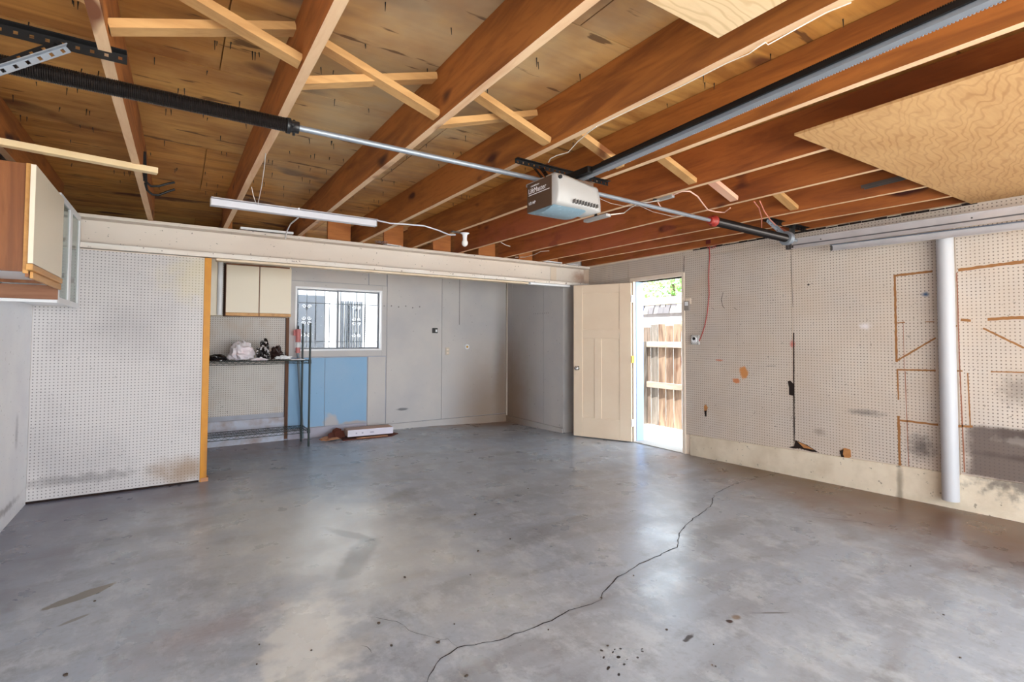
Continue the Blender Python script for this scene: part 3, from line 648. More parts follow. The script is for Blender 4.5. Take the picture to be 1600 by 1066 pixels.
# right hanger
t = thing('perforated_hanger', 'rusty perforated angle bars holding the track end near the right wall', 'bracket', (4.4, 2.5, 2.3))
qa, qb = P(1193, 343, 'Y', 2.5), P(1260, 360, 'Y', 2.44)
perf(MB(), tuple(qa), tuple(qb), (0, 0, 1), .036).build('angle_bar', BLACK, t)
qa, qb = P(1198, 345, 'Y', 2.46), P(1230, 374, 'Y', 2.42)
perf(MB(), tuple(qa), tuple(qb), (.5, 0, 1), .026).build('brace_strip', STEEL, t)
qa, qb = P(1236, 345, 'Y', 2.47), P(1232, 388, 'Y', 2.47)
perf(MB(), tuple(qa), tuple(qb), (1, 0, 0), .034).build('drop_strap', STEELD, t)
qb = P(1228, 372, 'Y', 2.42); MB().sphere(tuple(qb), .03, 10, 6).build('bearing', STEELD, t)
qa, qb = P(1210, 352, 'Y', 2.46), P(1239, 368, 'Y', 2.45)
MB().bar(qa, qb, .006, .022).build('brace_strip', plain('rusty_steel', (120, 56, 36), .7, .3), t)
# tracks
t = thing('door_track', 'long galvanised garage door track along the right wall ending at bracket', 'track', (4.7, 1, 2.2))
def rail_c(b, x, y0, y1, z0a, z0b, h, lip=.012):
    for (dz, hh, dx) in ((0, .006, -.012), (h, .006, -.012)):
        b.bar((x+dx/2, y0, z0a+dz), (x+dx/2, y1, z0b+dz), abs(dx)+.004, hh)
    b.bar((x, y0, z0a+h/2), (x, y1, z0b+h/2), .004, h)
    return b
rail_c(MB(), 4.70, 2.49, -1.6, 2.155, 2.105, .085).build('web', TRACK, t); 
rail_c(MB(), 4.71, 2.49, -1.6, 2.182, 2.135, .004).build('bead', plain('bead_shadow', (120, 118, 120), .5, .5), t)
MB().box(4.685, 4.72, 2.45, 2.5, 2.15, 2.25).build('end_plate', STEELD, t, .002)
for y in (2.2, 1.2, .4):
    MB().sphere((4.694, y, 2.2-.01*(2.2-y)), .006, 6, 4).build('bolt', STEELD, t)
t = thing('door_track', 'shorter lower galvanised track with open end beneath the long track', 'track', (4.75, .5, 2.1))
rail_c(MB(), 4.78, 2.15, -1.6, 2.10, 2.03, .042).build('web', TRACK, t); MB().box(4.765, 4.785, 2.143, 2.157, 2.098, 2.145).build('end_cap', STEELD, t)
MB().bar((4.757, 2.15, 2.148), (4.757, -1.6, 2.08), .03, .006).build('lip', plain('blue_grey_lip', (110, 118, 132), .4, .6), t)
# white pipe
q = P(1483, 600, 'X', 4.87)
b = MB().tube([(4.905, 1.415, .125), (4.905, 1.415, 2.15)], .052, 28)
thing_m('drain_pipe', 'tall white plastic pipe standing against the right wall', 'pipe', b, PVC)

# ------------------------------------------------ opener, rail
XR = 1.83
t = thing('door_opener', 'grey and brown garage door opener hanging from the ceiling', 'opener', (1.7, 2.05, 2.07))
x0, x1, y0, y1, z0, z1 = 1.575, 1.86, 1.985, 2.20, 2.005, 2.15
MB().box(x0+.002, x1-.01, y0+.01, y1, z0+.006, z1+.008).build('chassis', BROWNP, t, .004)
# brown side panel (towards the left) with printed white lettering
MB().box(x0-.003, x0+.002, y0+.02, y1+.015, z0-.004, z1+.004).build('side_panel', BROWNP, t, .001)
def text(s_, size, loc, rot, mat, parent, name):
    c = bpy.data.curves.new(name, 'FONT'); c.body = s_; c.size = size; c.extrude = .0003; c.align_x = 'LEFT'
    o = bpy.data.objects.new(name, c); COL.objects.link(o); bpy.context.view_layer.update()
    me = bpy.data.meshes.new_from_object(o.evaluated_get(bpy.context.evaluated_depsgraph_get())); bpy.data.objects.remove(o)
    o = bpy.data.objects.new(name, me); me.materials.append(mat); COL.objects.link(o)
    o.parent = parent; o.location = Vector(loc)-wloc(parent); o.rotation_euler = rot; return o
rx = Matrix(((0, 0, -1), (-1, 0, 0), (0, 1, 0))).to_euler()
side = [o for o in t.children if o.name.startswith('side_panel')][0]
text('LiftMaster', .038, (x0-.0045, y1+.002, 2.098), rx, WHITE, side, 'lettering')
text('CHAMBERLAIN', .011, (x0-.0045, y1-.02, 2.131), rx, WHITE, side, 'lettering')
text('1/3 HP', .022, (x0-.0045, y1+.0, 2.038), rx, WHITE, side, 'lettering')
MB().box(x0-.0045, x0-.0035, y0+.035, y1+.0, 2.088, 2.091).build('underline', WHITE, side)
# moulded grey end cover: bulging sweep with vents
n1, n2 = 14, 10; vs = []; fs_ = []
for i in range(n1+1):
    u = i/n1
    for j in range(n2+1):
        v = j/n2
        top = z1+.012-.030*ss((u-.1)/.9); bot = z0-.002-.0*u-.012*ss((u-.6)/.4)
        z = lerp(bot, top, v)
        bul = .016*math.sin(math.pi*min(1, v*1.15))*(1-.4*u)+.020*ss(u/.9)*(1-v)**2 - .012*(v > .95)
        vs.append((lerp(x0+.001, x1, u), y0-.012-bul, z))
for i in range(n1):
    for j in range(n2): a_ = i*(n2+1)+j; fs_.append((a_, a_+1, a_+n2+2, a_+n2+1))
n_ = len(vs); vs += [(v[0], y0+.07+.05*((v[0]-x0)/(x1-x0)), v[2]) for v in vs]
rim = [i*(n2+1) for i in range(n1+1)]+[n1*(n2+1)+j for j in range(1, n2+1)]+[i*(n2+1)+n2 for i in range(n1-1, -1, -1)]+[j for j in range(n2-1, 0, -1)]
for i in range(len(rim)): a_, c_ = rim[i], rim[(i+1) % len(rim)]; fs_.append((a_, c_, c_+n_, a_+n_))
b = MB().add(vs, fs_, True); cov = b.build('end_cover', GREYP, t)
for k in range(9):
    u = .36+k*.065; x = lerp(x0, x1, u); MB().box(x-.003, x+.003, y0-.047-.004*k/11, y0-.02, z0+.010-.001*k, z0+.028-.001*k).build('vent_slot', plain('vent_dark', (110, 106, 102), .7) if k == 0 else bpy.data.materials['vent_dark'], cov)
MB().tube([(x0+.022, y0-.026, z1-.012), (x0+.022, y0-.015, z1-.012)], .010, 10).build('pull_hole', BLKP, cov)
# curved blue-grey light lens underneath
b = MB(); n1 = 10
pr = [(lerp(y0+.005, y1+.02, i/n1), z0-.004-.022*math.sin(math.pi*i/n1)**.8) for i in range(n1+1)]
b.prism([(x0+.0, y, z) for y, z in pr], (x1-x0-.06, 0, 0)); b.build('light_lens', TEAL, t, .002)
MB().box(x1-.008, x1+.045, y0+.11, y1+.06, z1-.04, z1+.05).build('mounting_bracket', STEELD, t, .004)
MB().box(x0+.02, x0+.12, y0+.12, y1+.06, z1+.005, z1+.022).build('mounting_bracket', GREYP, t, .003)
MB().tube([(x1+.05, 2.27, 2.13), (x1+.07, 2.27, 2.13)], .035, 16).build('sprocket', STEELD, t)
# rail with chain
t = thing('opener_rail', 'straight steel opener rail with black chain running towards the camera', 'rail', (XR, 1, 2.23))
zra = lambda y: lerp(2.212, 2.268, (2.1-y)/1.7)
MB().bar((XR, 2.30, zra(2.3)), (XR, -1.7, zra(-1.7)), .005, .034).build('rail', STEEL, t)
MB().bar((XR+.0155, 2.10, zra(2.1)-.017), (XR+.0155, -1.7, zra(-1.7)-.017), .035, .004).build('rail_flange', STEEL, t)
b = MB(); b.bar((XR-.012, 2.25, zra(2.25)+.004), (XR-.012, -1.6, zra(-1.6)+.004), .010, .020)
N = 300
for i in range(N):
    y = lerp(1.9, .1, i/N); b.box(XR-.017, XR-.007, y-.002, y+.002, zra(y)+.012, zra(y)+.018)
b.build('chain', BLACK, t)
b = MB()
for i in range(200):
    y = lerp(1.9, .1, i/200); b.box(XR+.030, XR+.036, y-.0022, y+.0022, zra(y)-.021, zra(y)-.013)
b.build('chain', STEEL, t, kind='stuff', label='chain run along the right edge')
MB().box(XR-.035, XR+.03, 1.98, 2.30, zra(2.1)-.01, zra(2.1)+.025).build('mount_plate', BLACK, t, .003)

# ------------------------------------------------ power strip, plug, bulb, fluorescent, wires
qa, qb = P(915, 346, 'Y', 2.1), P(951, 336, 'Y', 1.75)
qb = P(951, 336, 'Z', qa.z); qa2 = qa
t = thing('power_strip', 'small grey power bar dangling on a black cord beside the opener', 'power strip', qa)
MB().bar(qa, qb, .035, .016).build('bar', plain('grey_strip', (150, 146, 142), .5), t, .003)
mid = qa.lerp(qb, .45); q = P(934, 308, 'Y', mid.y+.05)
MB().tube([q, q.lerp(mid, .6), mid+Vector((0, 0, .008))], [.0025, .003, .010], 8).build('cord', BLKP, t)
q = [P(x, y, 'Z', 2.33) for x, y in [(951, 336), (975, 333), (985, 325), (1000, 317), (1015, 316), (1030, 313)]]
q[0] = qb
MB().tube(q, .004, 6).build('cable', WIREW, t)
q = P(1040, 311, 'Z', ZJ0-.012)
t = thing('plug_adapter', 'grey plug adapter fixed under a joist right of the opener', 'adapter', q)
qa, qb = P(1028, 313, 'Z', ZJ0-.012), P(1052, 306, 'Z', ZJ0-.012)
MB().bar(qa, qb, .03, .022).build('body', plain('grey_adapter', (158, 156, 154), .5), t, .003); MB().bar(qa+Vector((-.03, .02, 0)), qa, .02, .02).build('plug', BLKP, t, .003)
pts = [P(x, y, 'Z', 2.30) for x, y in [(1051, 305), (1066, 299), (1078, 299), (1090, 307), (1098, 318), (1106, 328), (1118, 331), (1132, 332), (1141, 325)]]
MB().tube(pts, .0045, 6).build('cable', plain('pinkish_cable', (226, 180, 160), .5), t)
MB().tube([P(x, y, 'Z', 2.30) for x, y in [(1028, 316), (1032, 323), (1040, 327)]], .004, 6).build('cable', bpy.data.materials['pinkish_cable'], t)
# thin wires near right hanger
def wire(label, pts, z, r, mat, ax='Z'):
    b = MB().tube([P(x, y, ax, z) for x, y in pts], r, 6); o = thing_m('wire', label, 'wire', b, mat); return o
wire('pale red wire looping down from a joist left of the track bracket', [(1178, 315), (1186, 325), (1190, 340), (1190, 356)], 2.30, .004, plain('pale_red_wire', (216, 130, 110), .5))
wire('red wire slanting from the joist to the track bracket', [(1187, 314), (1194, 330), (1203, 343), (1212, 352)], 2.28, .004, bpy.data.materials['pale_red_wire'])
wire('thin white bell wire along the underside of a joist above opener', [(1330, 4), (1290, 20), (1200, 70), (1196, 66), (1170, 84), (1135, 99), (1060, 137), (932, 197)], ZJ0-.006, .002, WIREW)
wire('pale twin wire drooping from joist to the hanger above opener', [(932, 198), (918, 208), (902, 222), (888, 238), (870, 243), (860, 248), (857, 254)], 2.33, .0025, WIREW)
wire('fine white wire sagging right of the door opener', [(936, 310), (955, 318), (975, 322), (1000, 322), (1020, 331), (1050, 338), (1075, 338)], 2.28, .0012, WIREW)
# fluorescent batten
qa, qb = P(329, 316, 'Z', 2.235), P(587, 350, 'Z', 2.235)
t = thing('strip_light', 'long white fluorescent strip light hanging from wires under the joists', 'light', qa.lerp(qb, .5))
MB().bar(qa, qb, .055, .045).build('housing', plain('strip_housing', (206, 204, 210), .45), t, .004)
MB().bar(qa+Vector((0, 0, .026)), qb+Vector((0, 0, .026)), .10, .006).build('reflector', plain('strip_reflector', (170, 164, 166), .4), t, .002)
for e in (qa, qb): MB().bar(e-Vector((.003, 0, 0)), e+Vector((.003, 0, 0)), .060, .050).build('end_cap', GREYP, t, .003)
MB().tube([P(415, 240, 'Z', ZJ0), P(413, 262, 'Z', 2.32), P(409, 290, 'Z', 2.28), P(402, 324, 'Z', 2.25)], .0022, 6).build('hanging_wire', WIREW, t)
MB().tube([P(393, 292, 'Z', ZJ0), P(396, 306, 'Z', 2.30), P(402, 324, 'Z', 2.25)], .0022, 6).build('hanging_wire', WIREW, t)
MB().tube([P(467, 326, 'Z', 2.26), P(466, 340, 'Y', 4.2), P(454, 350, 'Y', 4.8), P(448, 362, 'Y', 5.3), P(446, 373, 'Y', 5.44)], .006, 8).build('cable', WHITEP, t)
pts = [P(587, 344, 'Z', 2.26)]+[P(x, y, 'Z', 2.335) for x, y in [(610, 349), (640, 351), (663, 353), (685, 360), (702, 367), (712, 367)]]
t2 = thing('cable', 'white cable sagging between the strip light and the bare bulb', 'cable', pts[3])
MB().tube(pts, .0065, 8).build('cord', plain('white_cable', (220, 220, 228), .5), t2)
# bulb holder on joist 5 underside
q = P(722, 364, 'Z', ZJ0-.006)
t = thing('bulb_holder', 'bare white bulb in a keyless socket under a joist', 'lamp', q)
MB().bar(q+Vector((-.12, -.01, 0)), q+Vector((.08, .02, 0)), .035, .010).build('base_plate', plain('dark_bracket', (90, 78, 72), .6), t, .002)
q2 = q+Vector((.02, -.02, 0)); b = MB().tube([q2-Vector((0, 0, .004)), q2-Vector((0, 0, .02)), q2-Vector((0, 0, .06)), q2-Vector((0, 0, .075))], [.045, .024, .020, .022], 14); b.build('socket', WHITE, t)
MB().sphere(q2-Vector((0, 0, .10)), .031, 14, 10, (1, 1, 1.15)).build('bulb', BULB, t)
# loose stick nailed under the joists, left
qa, qb = P(-60, 211, 'Z', ZJ0-.022), P(246, 268, 'Z', ZJ0-.022)
o = thing_m('wood_strip', 'pale pine strip nailed across the joists above the oak cabinet', 'wood', MB().bar(qa, qb, .055, .034), plain('new_pine', (232, 206, 160), .6, 0, (214, 180, 130), 6), None, .002)
# black storage hook
q = P(227, 262, 'X', -.188)
t = thing('storage_hook', 'black double-pronged steel hook screwed to the joist near the beam', 'hook', q)
qa, qb = P(223, 237, 'X', -.186), P(227, 282, 'X', -.186)
yy = 3.98
qa, qb = Vector((-.186, yy, 2.44)), Vector((-.186, yy+.0, 2.28))
def YH(x, y): return P(x, y, 'Y', 3.95)
MB().bar(YH(225, 237), YH(227, 283), .006, .022, (1, 0, 0)).build('back_plate', BLACK, t)
MB().tube([YH(226, 274), YH(228, 284), YH(236, 291), YH(248, 291), YH(262, 287), YH(273, 285)], .0075, 8).build('prong', BLACK, t)
MB().tube([YH(227, 286), YH(230, 297), YH(238, 304), YH(248, 305), YH(260, 300), YH(273, 296)], .0075, 8).build('prong', BLACK, t)
# metal channel under right joists
qa, qb = P(1348, 291, 'Z', ZJ0+.06), P(1440, 268, 'Z', ZJ0+.06)
b = MB().bar(qa, qb, .05, .004)
for s_ in (-.025, .025): b.bar(qa+Vector((s_, 0, -.01)), qb+Vector((s_, 0, -.01)), .004, .022)
b.bar(qa+Vector((0, 0, -.006)), qb+Vector((0, 0, -.006)), .006, .012)
thing_m('metal_channel', 'short grey ribbed metal channel between joists beside the big plywood', 'metal channel', b, plain('grey_channel', (104, 98, 94), .5, .5))
# boards lying on the beam
def on_beam(label, xa, xb, z, dy, th, mat, name='board', yaw=0):
    b = MB().bar((xa, YP+.06, z), (xb, YP+.06+yaw, z+.004), dy, th)
    return thing_m(name, label, 'board', b, mat, None, .002)
xx = lambda px: P(px, 370, 'Y', YP+.03).x
on_beam('white trim board lying on the beam below the strip light', xx(375), xx(458), 2.378, .10, .022, WHITE)
on_beam('white offcut with crumpled wire on the beam', xx(603), xx(628), 2.372, .09, .012, WHITE, yaw=.05)
on_beam('second white offcut on the beam left of the bulb', xx(622), xx(640), 2.366, .07, .012, WHITE, yaw=.08)
o = on_beam('broad white broken board lying on the beam near the right wall', xx(842), xx(905), 2.372, .13, .016, WHITE, yaw=.06)
b = MB()
for k in range(5):
    c = Vector((xx(590+k*3), YP+.05, 2.375)); b.tube([c+Vector((.03*math.cos(a_*.9+k), .02*math.sin(a_*1.3), .018+.014*math.sin(a_+k))) for a_ in range(9)], .003, 5)
thing_m('wire_tangle', 'small tangled scrap of wire resting on the beam', 'wire', b, plain('tangle', (150, 130, 124), .5))
wire('cream wire curling off a joist tip just above the beam', [(805, 402), (820, 402), (835, 398), (845, 393), (858, 392)], 2.40, .004, WIREW)
wire('short pale wire end poking down beneath a joist', [(783, 379), (790, 383), (797, 385)], 2.36, .004, WIREW)

# ------------------------------------------------ left wall cabinets
XC = -.65
t = thing('wall_cabinet', 'oak veneer wall cabinet with an ivory door on the left wall', 'cabinet', (-.81, 4.05, 1.70))
MB().box(XL+.002, XC-.03, 3.69, 3.708, 1.675, 2.262).build('side_panel', OAK, t, .001)
MB().box(XL+.002, XC-.03, 4.48, 4.498, 1.675, 2.262).build('side_panel', OAK, t, .001)
MB().box(XL+.002, XC-.03, 3.71, 4.478, 2.245, 2.262).build('top_panel', OAK, t)
MB().box(XL+.002, XC-.06, 3.71, 4.478, 1.695, 1.712).build('bottom_panel', WHITE, t)
MB().box(XL+.002, XL+.01, 3.71, 4.478, 1.713, 2.244).build('back_panel', OAK, t)
MB().box(XC-.045, XC-.030, 3.71, 4.478, 1.65, 1.70).build('face_rail', OAK, t)
MB().box(XC-.048, XC-.026, 3.67, 3.689, 1.665, 2.26).build('face_stile', OAKT, t, .001)
d = MB().box(XC-.022, XC, 3.63, 4.44, 1.715, 2.248).build('door', CABW, t, .002)
MB().box(XC-.028, XC+.002, 3.62, 4.46, 1.678, 1.712).build('finger_pull', OAKT, d, .004)
MB().box(XC-.024, XC-.010, 3.70, 4.5, 1.64, 1.677).build('valance', OAKT, t, .002)
t = thing('shelf_board', 'brown and white laminated panel below the oak cabinet', 'board', (-.85, 4.5, 1.62))
MB().box(XL+.004, XC-.03, 4.52, 4.535, 1.575, 1.668).build('front_rail', wood('dusky_oak', (160, 112, 84), (130, 84, 60), 'X'), t)
MB().box(XL+.004, XC-.035, 4.54, 4.56, 1.555, 1.574).build('underside', WHITE, t)
t = thing('glass_cabinet', 'white wall cabinet with two glass doors beside the partition', 'cabinet', (-.83, 5.0, 1.56))
XG = -.685; ya, yb, za, zc_ = 4.575, 5.43, 1.575, 2.318
MB().box(XL+.002, XG-.022, ya, ya+.016, za, zc_).build('side_panel', WHITE, t); MB().box(XL+.002, XG-.022, yb-.016, yb, za, zc_).build('side_panel', WHITE, t)
MB().box(XL+.002, XG-.022, ya+.017, yb-.017, za, za+.016).build('bottom_panel', WHITE, t); MB().box(XL+.002, XG-.022, ya+.017, yb-.017, zc_-.016, zc_).build('top_panel', WHITE, t)
MB().box(XL+.002, XL+.008, ya+.017, yb-.017, za+.017, zc_-.017).build('back_panel', plain('sage_back', (196, 204, 192), .5), t)
for z in (1.79, 2.06): MB().box(XL+.01, XG-.03, ya+.018, yb-.018, z, z+.014).build('shelf', WHITE, t)
ym = (ya+yb)/2
for y0, y1 in ((ya, ym-.002), (ym+.002, yb)):
    w = .042
    f = MB().box(XG-.02, XG, y0, y0+w, za-.02, zc_).box(XG-.02, XG, y1-w, y1, za-.02, zc_).box(XG-.02, XG, y0+w, y1-w, zc_-w, zc_).box(XG-.02, XG, y0+w, y1-w, za-.02, za-.02+w).build('door', WHITE, t, .003)
    MB().box(XG-.013, XG-.009, y0+w, y1-w, za+.02, zc_-w).build('pane', CGLASS, f)
    for z in (1.76, 2.03): MB().box(XG-.045, XG-.028, y1-w-.03, y1-w-.01, z, z+.035).build('shelf_clip', BLKP, f)

# ------------------------------------------------ alcove: cabinet, rack, items
YC = 6.75
t = thing('wall_cabinet', 'ivory two-door wall cabinet left of the window in the alcove', 'cabinet', (.83, 6.9, 1.6))
ca, cb, cz0, cz1 = .475, 1.19, 1.575, 2.195
MB().box(ca, ca+.016, YC+.02, YB-.021, cz0, cz1).build('side_panel', OAK, t); MB().box(cb-.016, cb, YC+.02, YB-.021, cz0, cz1).build('side_panel', CABW, t)
MB().box(ca+.017, cb-.017, YC+.02, YB-.021, cz0, cz0+.016).build('bottom_panel', OAK, t); MB().box(ca+.017, cb-.017, YC+.02, YB-.021, cz1-.016, cz1).build('top_panel', OAK, t)
MB().box(ca+.017, cb-.017, YC+.021, YC+.03, cz0+.017, cz1-.017).build('face_frame', OAK, t)
cm = .832
for x0, x1 in ((ca+.004, cm-.006), (cm+.006, cb+.002)):
    d = MB().box(x0, x1, YC, YC+.019, cz0+.04, cz1-.02).build('door', CABW, t, .002)
    MB().box(x0, x1, YC-.004, YC+.019, cz0+.002, cz0+.038).build('finger_pull', OAKT, d, .003)
t = thing('pantry_cabinet', 'narrow white cabinet with a half round rail beside the ivory cabinet', 'cabinet', (.35, 6.9, 1.6))
MB().box(.0, .45, YC+.05, YB-.021, 1.575, 2.26).build('body', CABW, t, .002)
MB().tube([(.418, YC+.03, 1.58), (.418, YC+.03, 2.26)], .028, 14).build('round_rail', WHITE, t)
MB().box(.455, .5, YC+.08, YB-.021, 2.2, 2.262).build('filler_strip', PEG_B, t)
# wire rack
RX0, RX1, RY0, RY1 = .14, 1.375, 6.50, 6.86
t = thing('wire_rack', 'dark green two-tier wire shelving rack by the alcove back wall', 'rack', ((RX0+RX1)/2, 6.68, 0))
for x, y in ((RX0, RY0), (RX1, RY0), (RX0, RY1), (RX1-.015, RY1)): MB().tube([(x, y, 0.003), (x, y, 1.50)], .0125, 10).build('post', DKGREEN, t)
for z in (1.045, .205):
    b = MB()
    for y in (RY0, RY1):
        b.tube([(RX0, y, z), (RX1, y, z)], .004, 6).tube([(RX0, y, z-.035), (RX1, y, z-.035)], .004, 6)
        n_ = 40
        b.tube([(lerp(RX0, RX1, i/n_), y, z-.002 if i % 2 else z-.033) for i in range(n_+1)], .0025, 4)
    for x in (RX0, RX1):
        b.tube([(x, RY0, z), (x, RY1, z)], .004, 6).tube([(x, RY0, z-.035), (x, RY1, z-.035)], .004, 6)
    for y in (6.59, 6.68, 6.77): b.tube([(RX0, y, z-.006), (RX1, y, z-.006)], .003, 5)
    for i in range(49): x = lerp(RX0, RX1, (i+.5)/49); b.tube([(x, RY0, z), (x, RY1, z)], .0022, 4)
    b.build('wire_shelf', DKGREEN, t)
    for x, y in ((RX1, RY0), (RX1-.015, RY1)): MB().tube([(x, y, z-.04), (x, y, z+.01)], [.019, .016], 10).build('collar', DKGREEN, t)
MB().box(1.17, 1.33, 6.54, 6.8, 1.050, 1.056).build('shelf_liner', WHITE, t)
def blob(name, label, c, r, mat, seed, sc=(1, 1, 1), amp=.35):
    rnd = random.Random(seed); import mathutils
    b = MB().sphere((0, 0, 0), 1, 26, 16); 
    for v in b.v:
        n_ = v.normalized(); k = 1+amp*mathutils.noise.noise(n_*2.2+Vector((seed, 0, 0)))+amp*.6*abs(mathutils.noise.noise(n_*5+Vector((0, seed, 0))))
        w = Vector((n_.x*sc[0], n_.y*sc[1], max(n_.z, -.35)*sc[2]))*k*r
        v.x, v.y, v.z = w
    zmin = min(v.z for v in b.v)
    b.v = [v+Vector(c)+Vector((0, 0, -zmin)) for v in b.v]
    b.sm = [False]*len(b.sm)
    return thing_m(name, label, 'bag', b, mat)
ZB = 1.052
blob('plastic_bag', 'crumpled translucent white and pink plastic bag on the upper rack shelf', (.645, 6.68, ZB), .115, BAGW, 3, (1.05, .85, 1.15), .5)
blob('cloth_bundle', 'small black cloth bundle behind the orange edge on the rack', (.40, 6.60, ZB), .075, BAGB, 5, (1.25, .8, .65), .3)
blob('black_bag', 'crumpled black and white printed bag on the upper rack shelf', (.885, 6.70, ZB), .075, BAGS, 11, (.75, .9, 1.75), .7)
blob('black_bag', 'folded dark brown bag at the right of the printed bag', (1.035, 6.72, ZB), .07, plain('brown_black_plastic', (52, 32, 28), .3), 14, (.85, .8, 1.4), .7)
blob('paper_scrap', 'white crumpled paper scrap at the right end of the bags', (1.09, 6.60, ZB+.008), .042, WHITE, 17, (1.8, .7, .6), .7)
blob('plastic_bag', 'flat white plastic scrap in front of the printed bag on the rack', (.82, 6.54, ZB), .035, BAGW, 8, (1.9, .7, .6), .6)

# red tool leaning in the corner
qa, qb = P(467, 515, 'Y', 6.92), P(470, 668, 'Y', 6.98)
t = thing('cleaning_tool', 'faded red and white tube on a grey pole by the window', 'tool', (qa.x, 6.95, 0))
MB().tube([(qb.x+.03, 6.99, .02), (qa.x+.0, 6.96, 1.12)], .017, 10).build('pole', GREYPOLE, t)
dz = lambda k: (qa.x, 6.955, lerp(1.15, 1.43, k))
MB().tube([dz(-.1), dz(.15)], .028, 12).build('sleeve', REDP, t); MB().tube([dz(.15), dz(.4)], .027, 12).build('label_band', WHITE, t); MB().tube([dz(.4), dz(1)], .032, 12).build('sleeve', REDP, t)
MB().tube([dz(1), dz(1.15)], .01, 8).build('tip', BLACK, t)
MB().tube([Vector(dz(.7))+Vector((-.045, 0, 0)), Vector(dz(.95))+Vector((-.045, 0, 0))], .014, 8).build('side_grip', REDP, t)

# carton and torn cardboard
zf = -.012
t = thing('carton', 'long flat white carton lying by the back wall below the window', 'box', (2.15, 6.8, zf))
b = MB(); c0, c1 = Vector((1.90, 6.69, 0)), Vector((2.50, 6.65, 0)); dd = (c1-c0).normalized(); nn = Vector((-dd.y, dd.x, 0))
b.prism([c0+Vector((0, 0, .03)), c1+Vector((0, 0, .03)), c1+nn*.22+Vector((0, 0, .03)), c0+nn*.22+Vector((0, 0, .03))], (0, 0, .085)); b.build('body', plain('carton_top', (210, 176, 156), .8), t, .003)
MB().prism([c0-nn*.002+Vector((0, 0, .03)), c1-nn*.002+Vector((0, 0, .03)), c1-nn*.002+Vector((0, 0, .115)), c0-nn*.002+Vector((0, 0, .115))], tuple(-nn*.003)).build('front_face', BOXW, t)
for k, w in ((.10, .02), (.18, .02), (.29, .05)): 
    c = c0+dd*k-nn*.006; MB().prism([c+Vector((0, 0, .06)), c+dd*w+Vector((0, 0, .06)), c+dd*w+Vector((0, 0, .08)), c+Vector((0, 0, .08))], tuple(-nn*.001)).build('printed_mark', plain('grey_print', (176, 172, 190), .6), t)
t = thing('torn_cardboard', 'dark torn cardboard flaps spilling left of the white carton', 'cardboard', (1.8, 6.78, 0))
rnd = random.Random(4)
for k, (cx_, cy_, w, h_, a_, tl, mm) in enumerate([(1.83, 6.74, .22, .12, .2, .5, DCARD), (1.76, 6.70, .20, .10, .5, .25, CARD), (1.86, 6.82, .16, .12, -.3, .9, DCARD), (1.70, 6.68, .14, .08, .1, .1, CARD), (1.80, 6.66, .16, .06, .3, .15, CARD), (1.90, 6.76, .14, .10, 0, .7, DCARD)]):
    u = Vector((math.cos(a_), math.sin(a_), 0))*w/2; v = Vector((-math.sin(a_)*math.cos(tl), math.cos(a_)*math.cos(tl), math.sin(tl)))*h_
    c = Vector((cx_-.075, cy_, .009+k*.003)); MB().prism([c-u*rnd.uniform(.8, 1), c+u*rnd.uniform(.8, 1), c+u*rnd.uniform(.5, 1)+v, c+v*1.15, c-u*rnd.uniform(.4, 1)+v*.9], (0, 0, .005)).build('flap', mm, t)
t = thing('cardboard_sheet', 'flattened brown cardboard lying under the white carton', 'cardboard', (2.2, 6.7, 0))
MB().prism([(1.82, 6.62, .0), (2.45, 6.58, .0), (2.6, 6.72, .0), (2.55, 6.9, .0), (1.85, 6.92, .0)], (0, 0, .008)).build('sheet', DCARD, t)
MB().prism([(2.0, 6.61, .012), (2.4, 6.575, .012), (2.42, 6.64, .012), (2.0, 6.66, .012)], (0, 0, .006)).build('sheet', CARD, t)

# ------------------------------------------------ outdoors
struct('ground', MB().box(XW+T, 16, -4, 14, -.12, -.03).box(-8, XW+T, YB+.13, 14, -.12, -.03).box(-8, 16, -14, -2.2, -.12, -.03), OUTG)
# fence
FX = 6.35
t = thing('fence', 'weathered wooden board fence outside the open doorway', 'fence', (FX, 5.5, -.03))
k = 0; y = 3.2
rnd = random.Random(2)
while y < 8.2:
    w = .142; z1 = 1.53+rnd.uniform(-.03, .03); tw = .012
    MB().prism([(FX+.0, y, -.03), (FX+.0+tw, y+w, -.03), (FX+tw+.0, y+w, z1), (FX, y, z1)], (.016, 0, 0)).build('board', FENCEM[rnd.randrange(3)], t)
    y += w+.005
for z in (1.235, .60): MB().box(FX-.036, FX-.001, 3.2, 5.60, z-.045, z+.045).build('rail', FRAIL, t, .003); 
for z in (1.235, .60): MB().box(FX-.036, FX-.001, 5.72, 8.2, z-.045, z+.045).build('rail', FRAIL, t, .003)
MB().box(FX-.085, FX-.001, 5.61, 5.71, -.03, 1.28).build('post', FENCEM[2], t, .003)
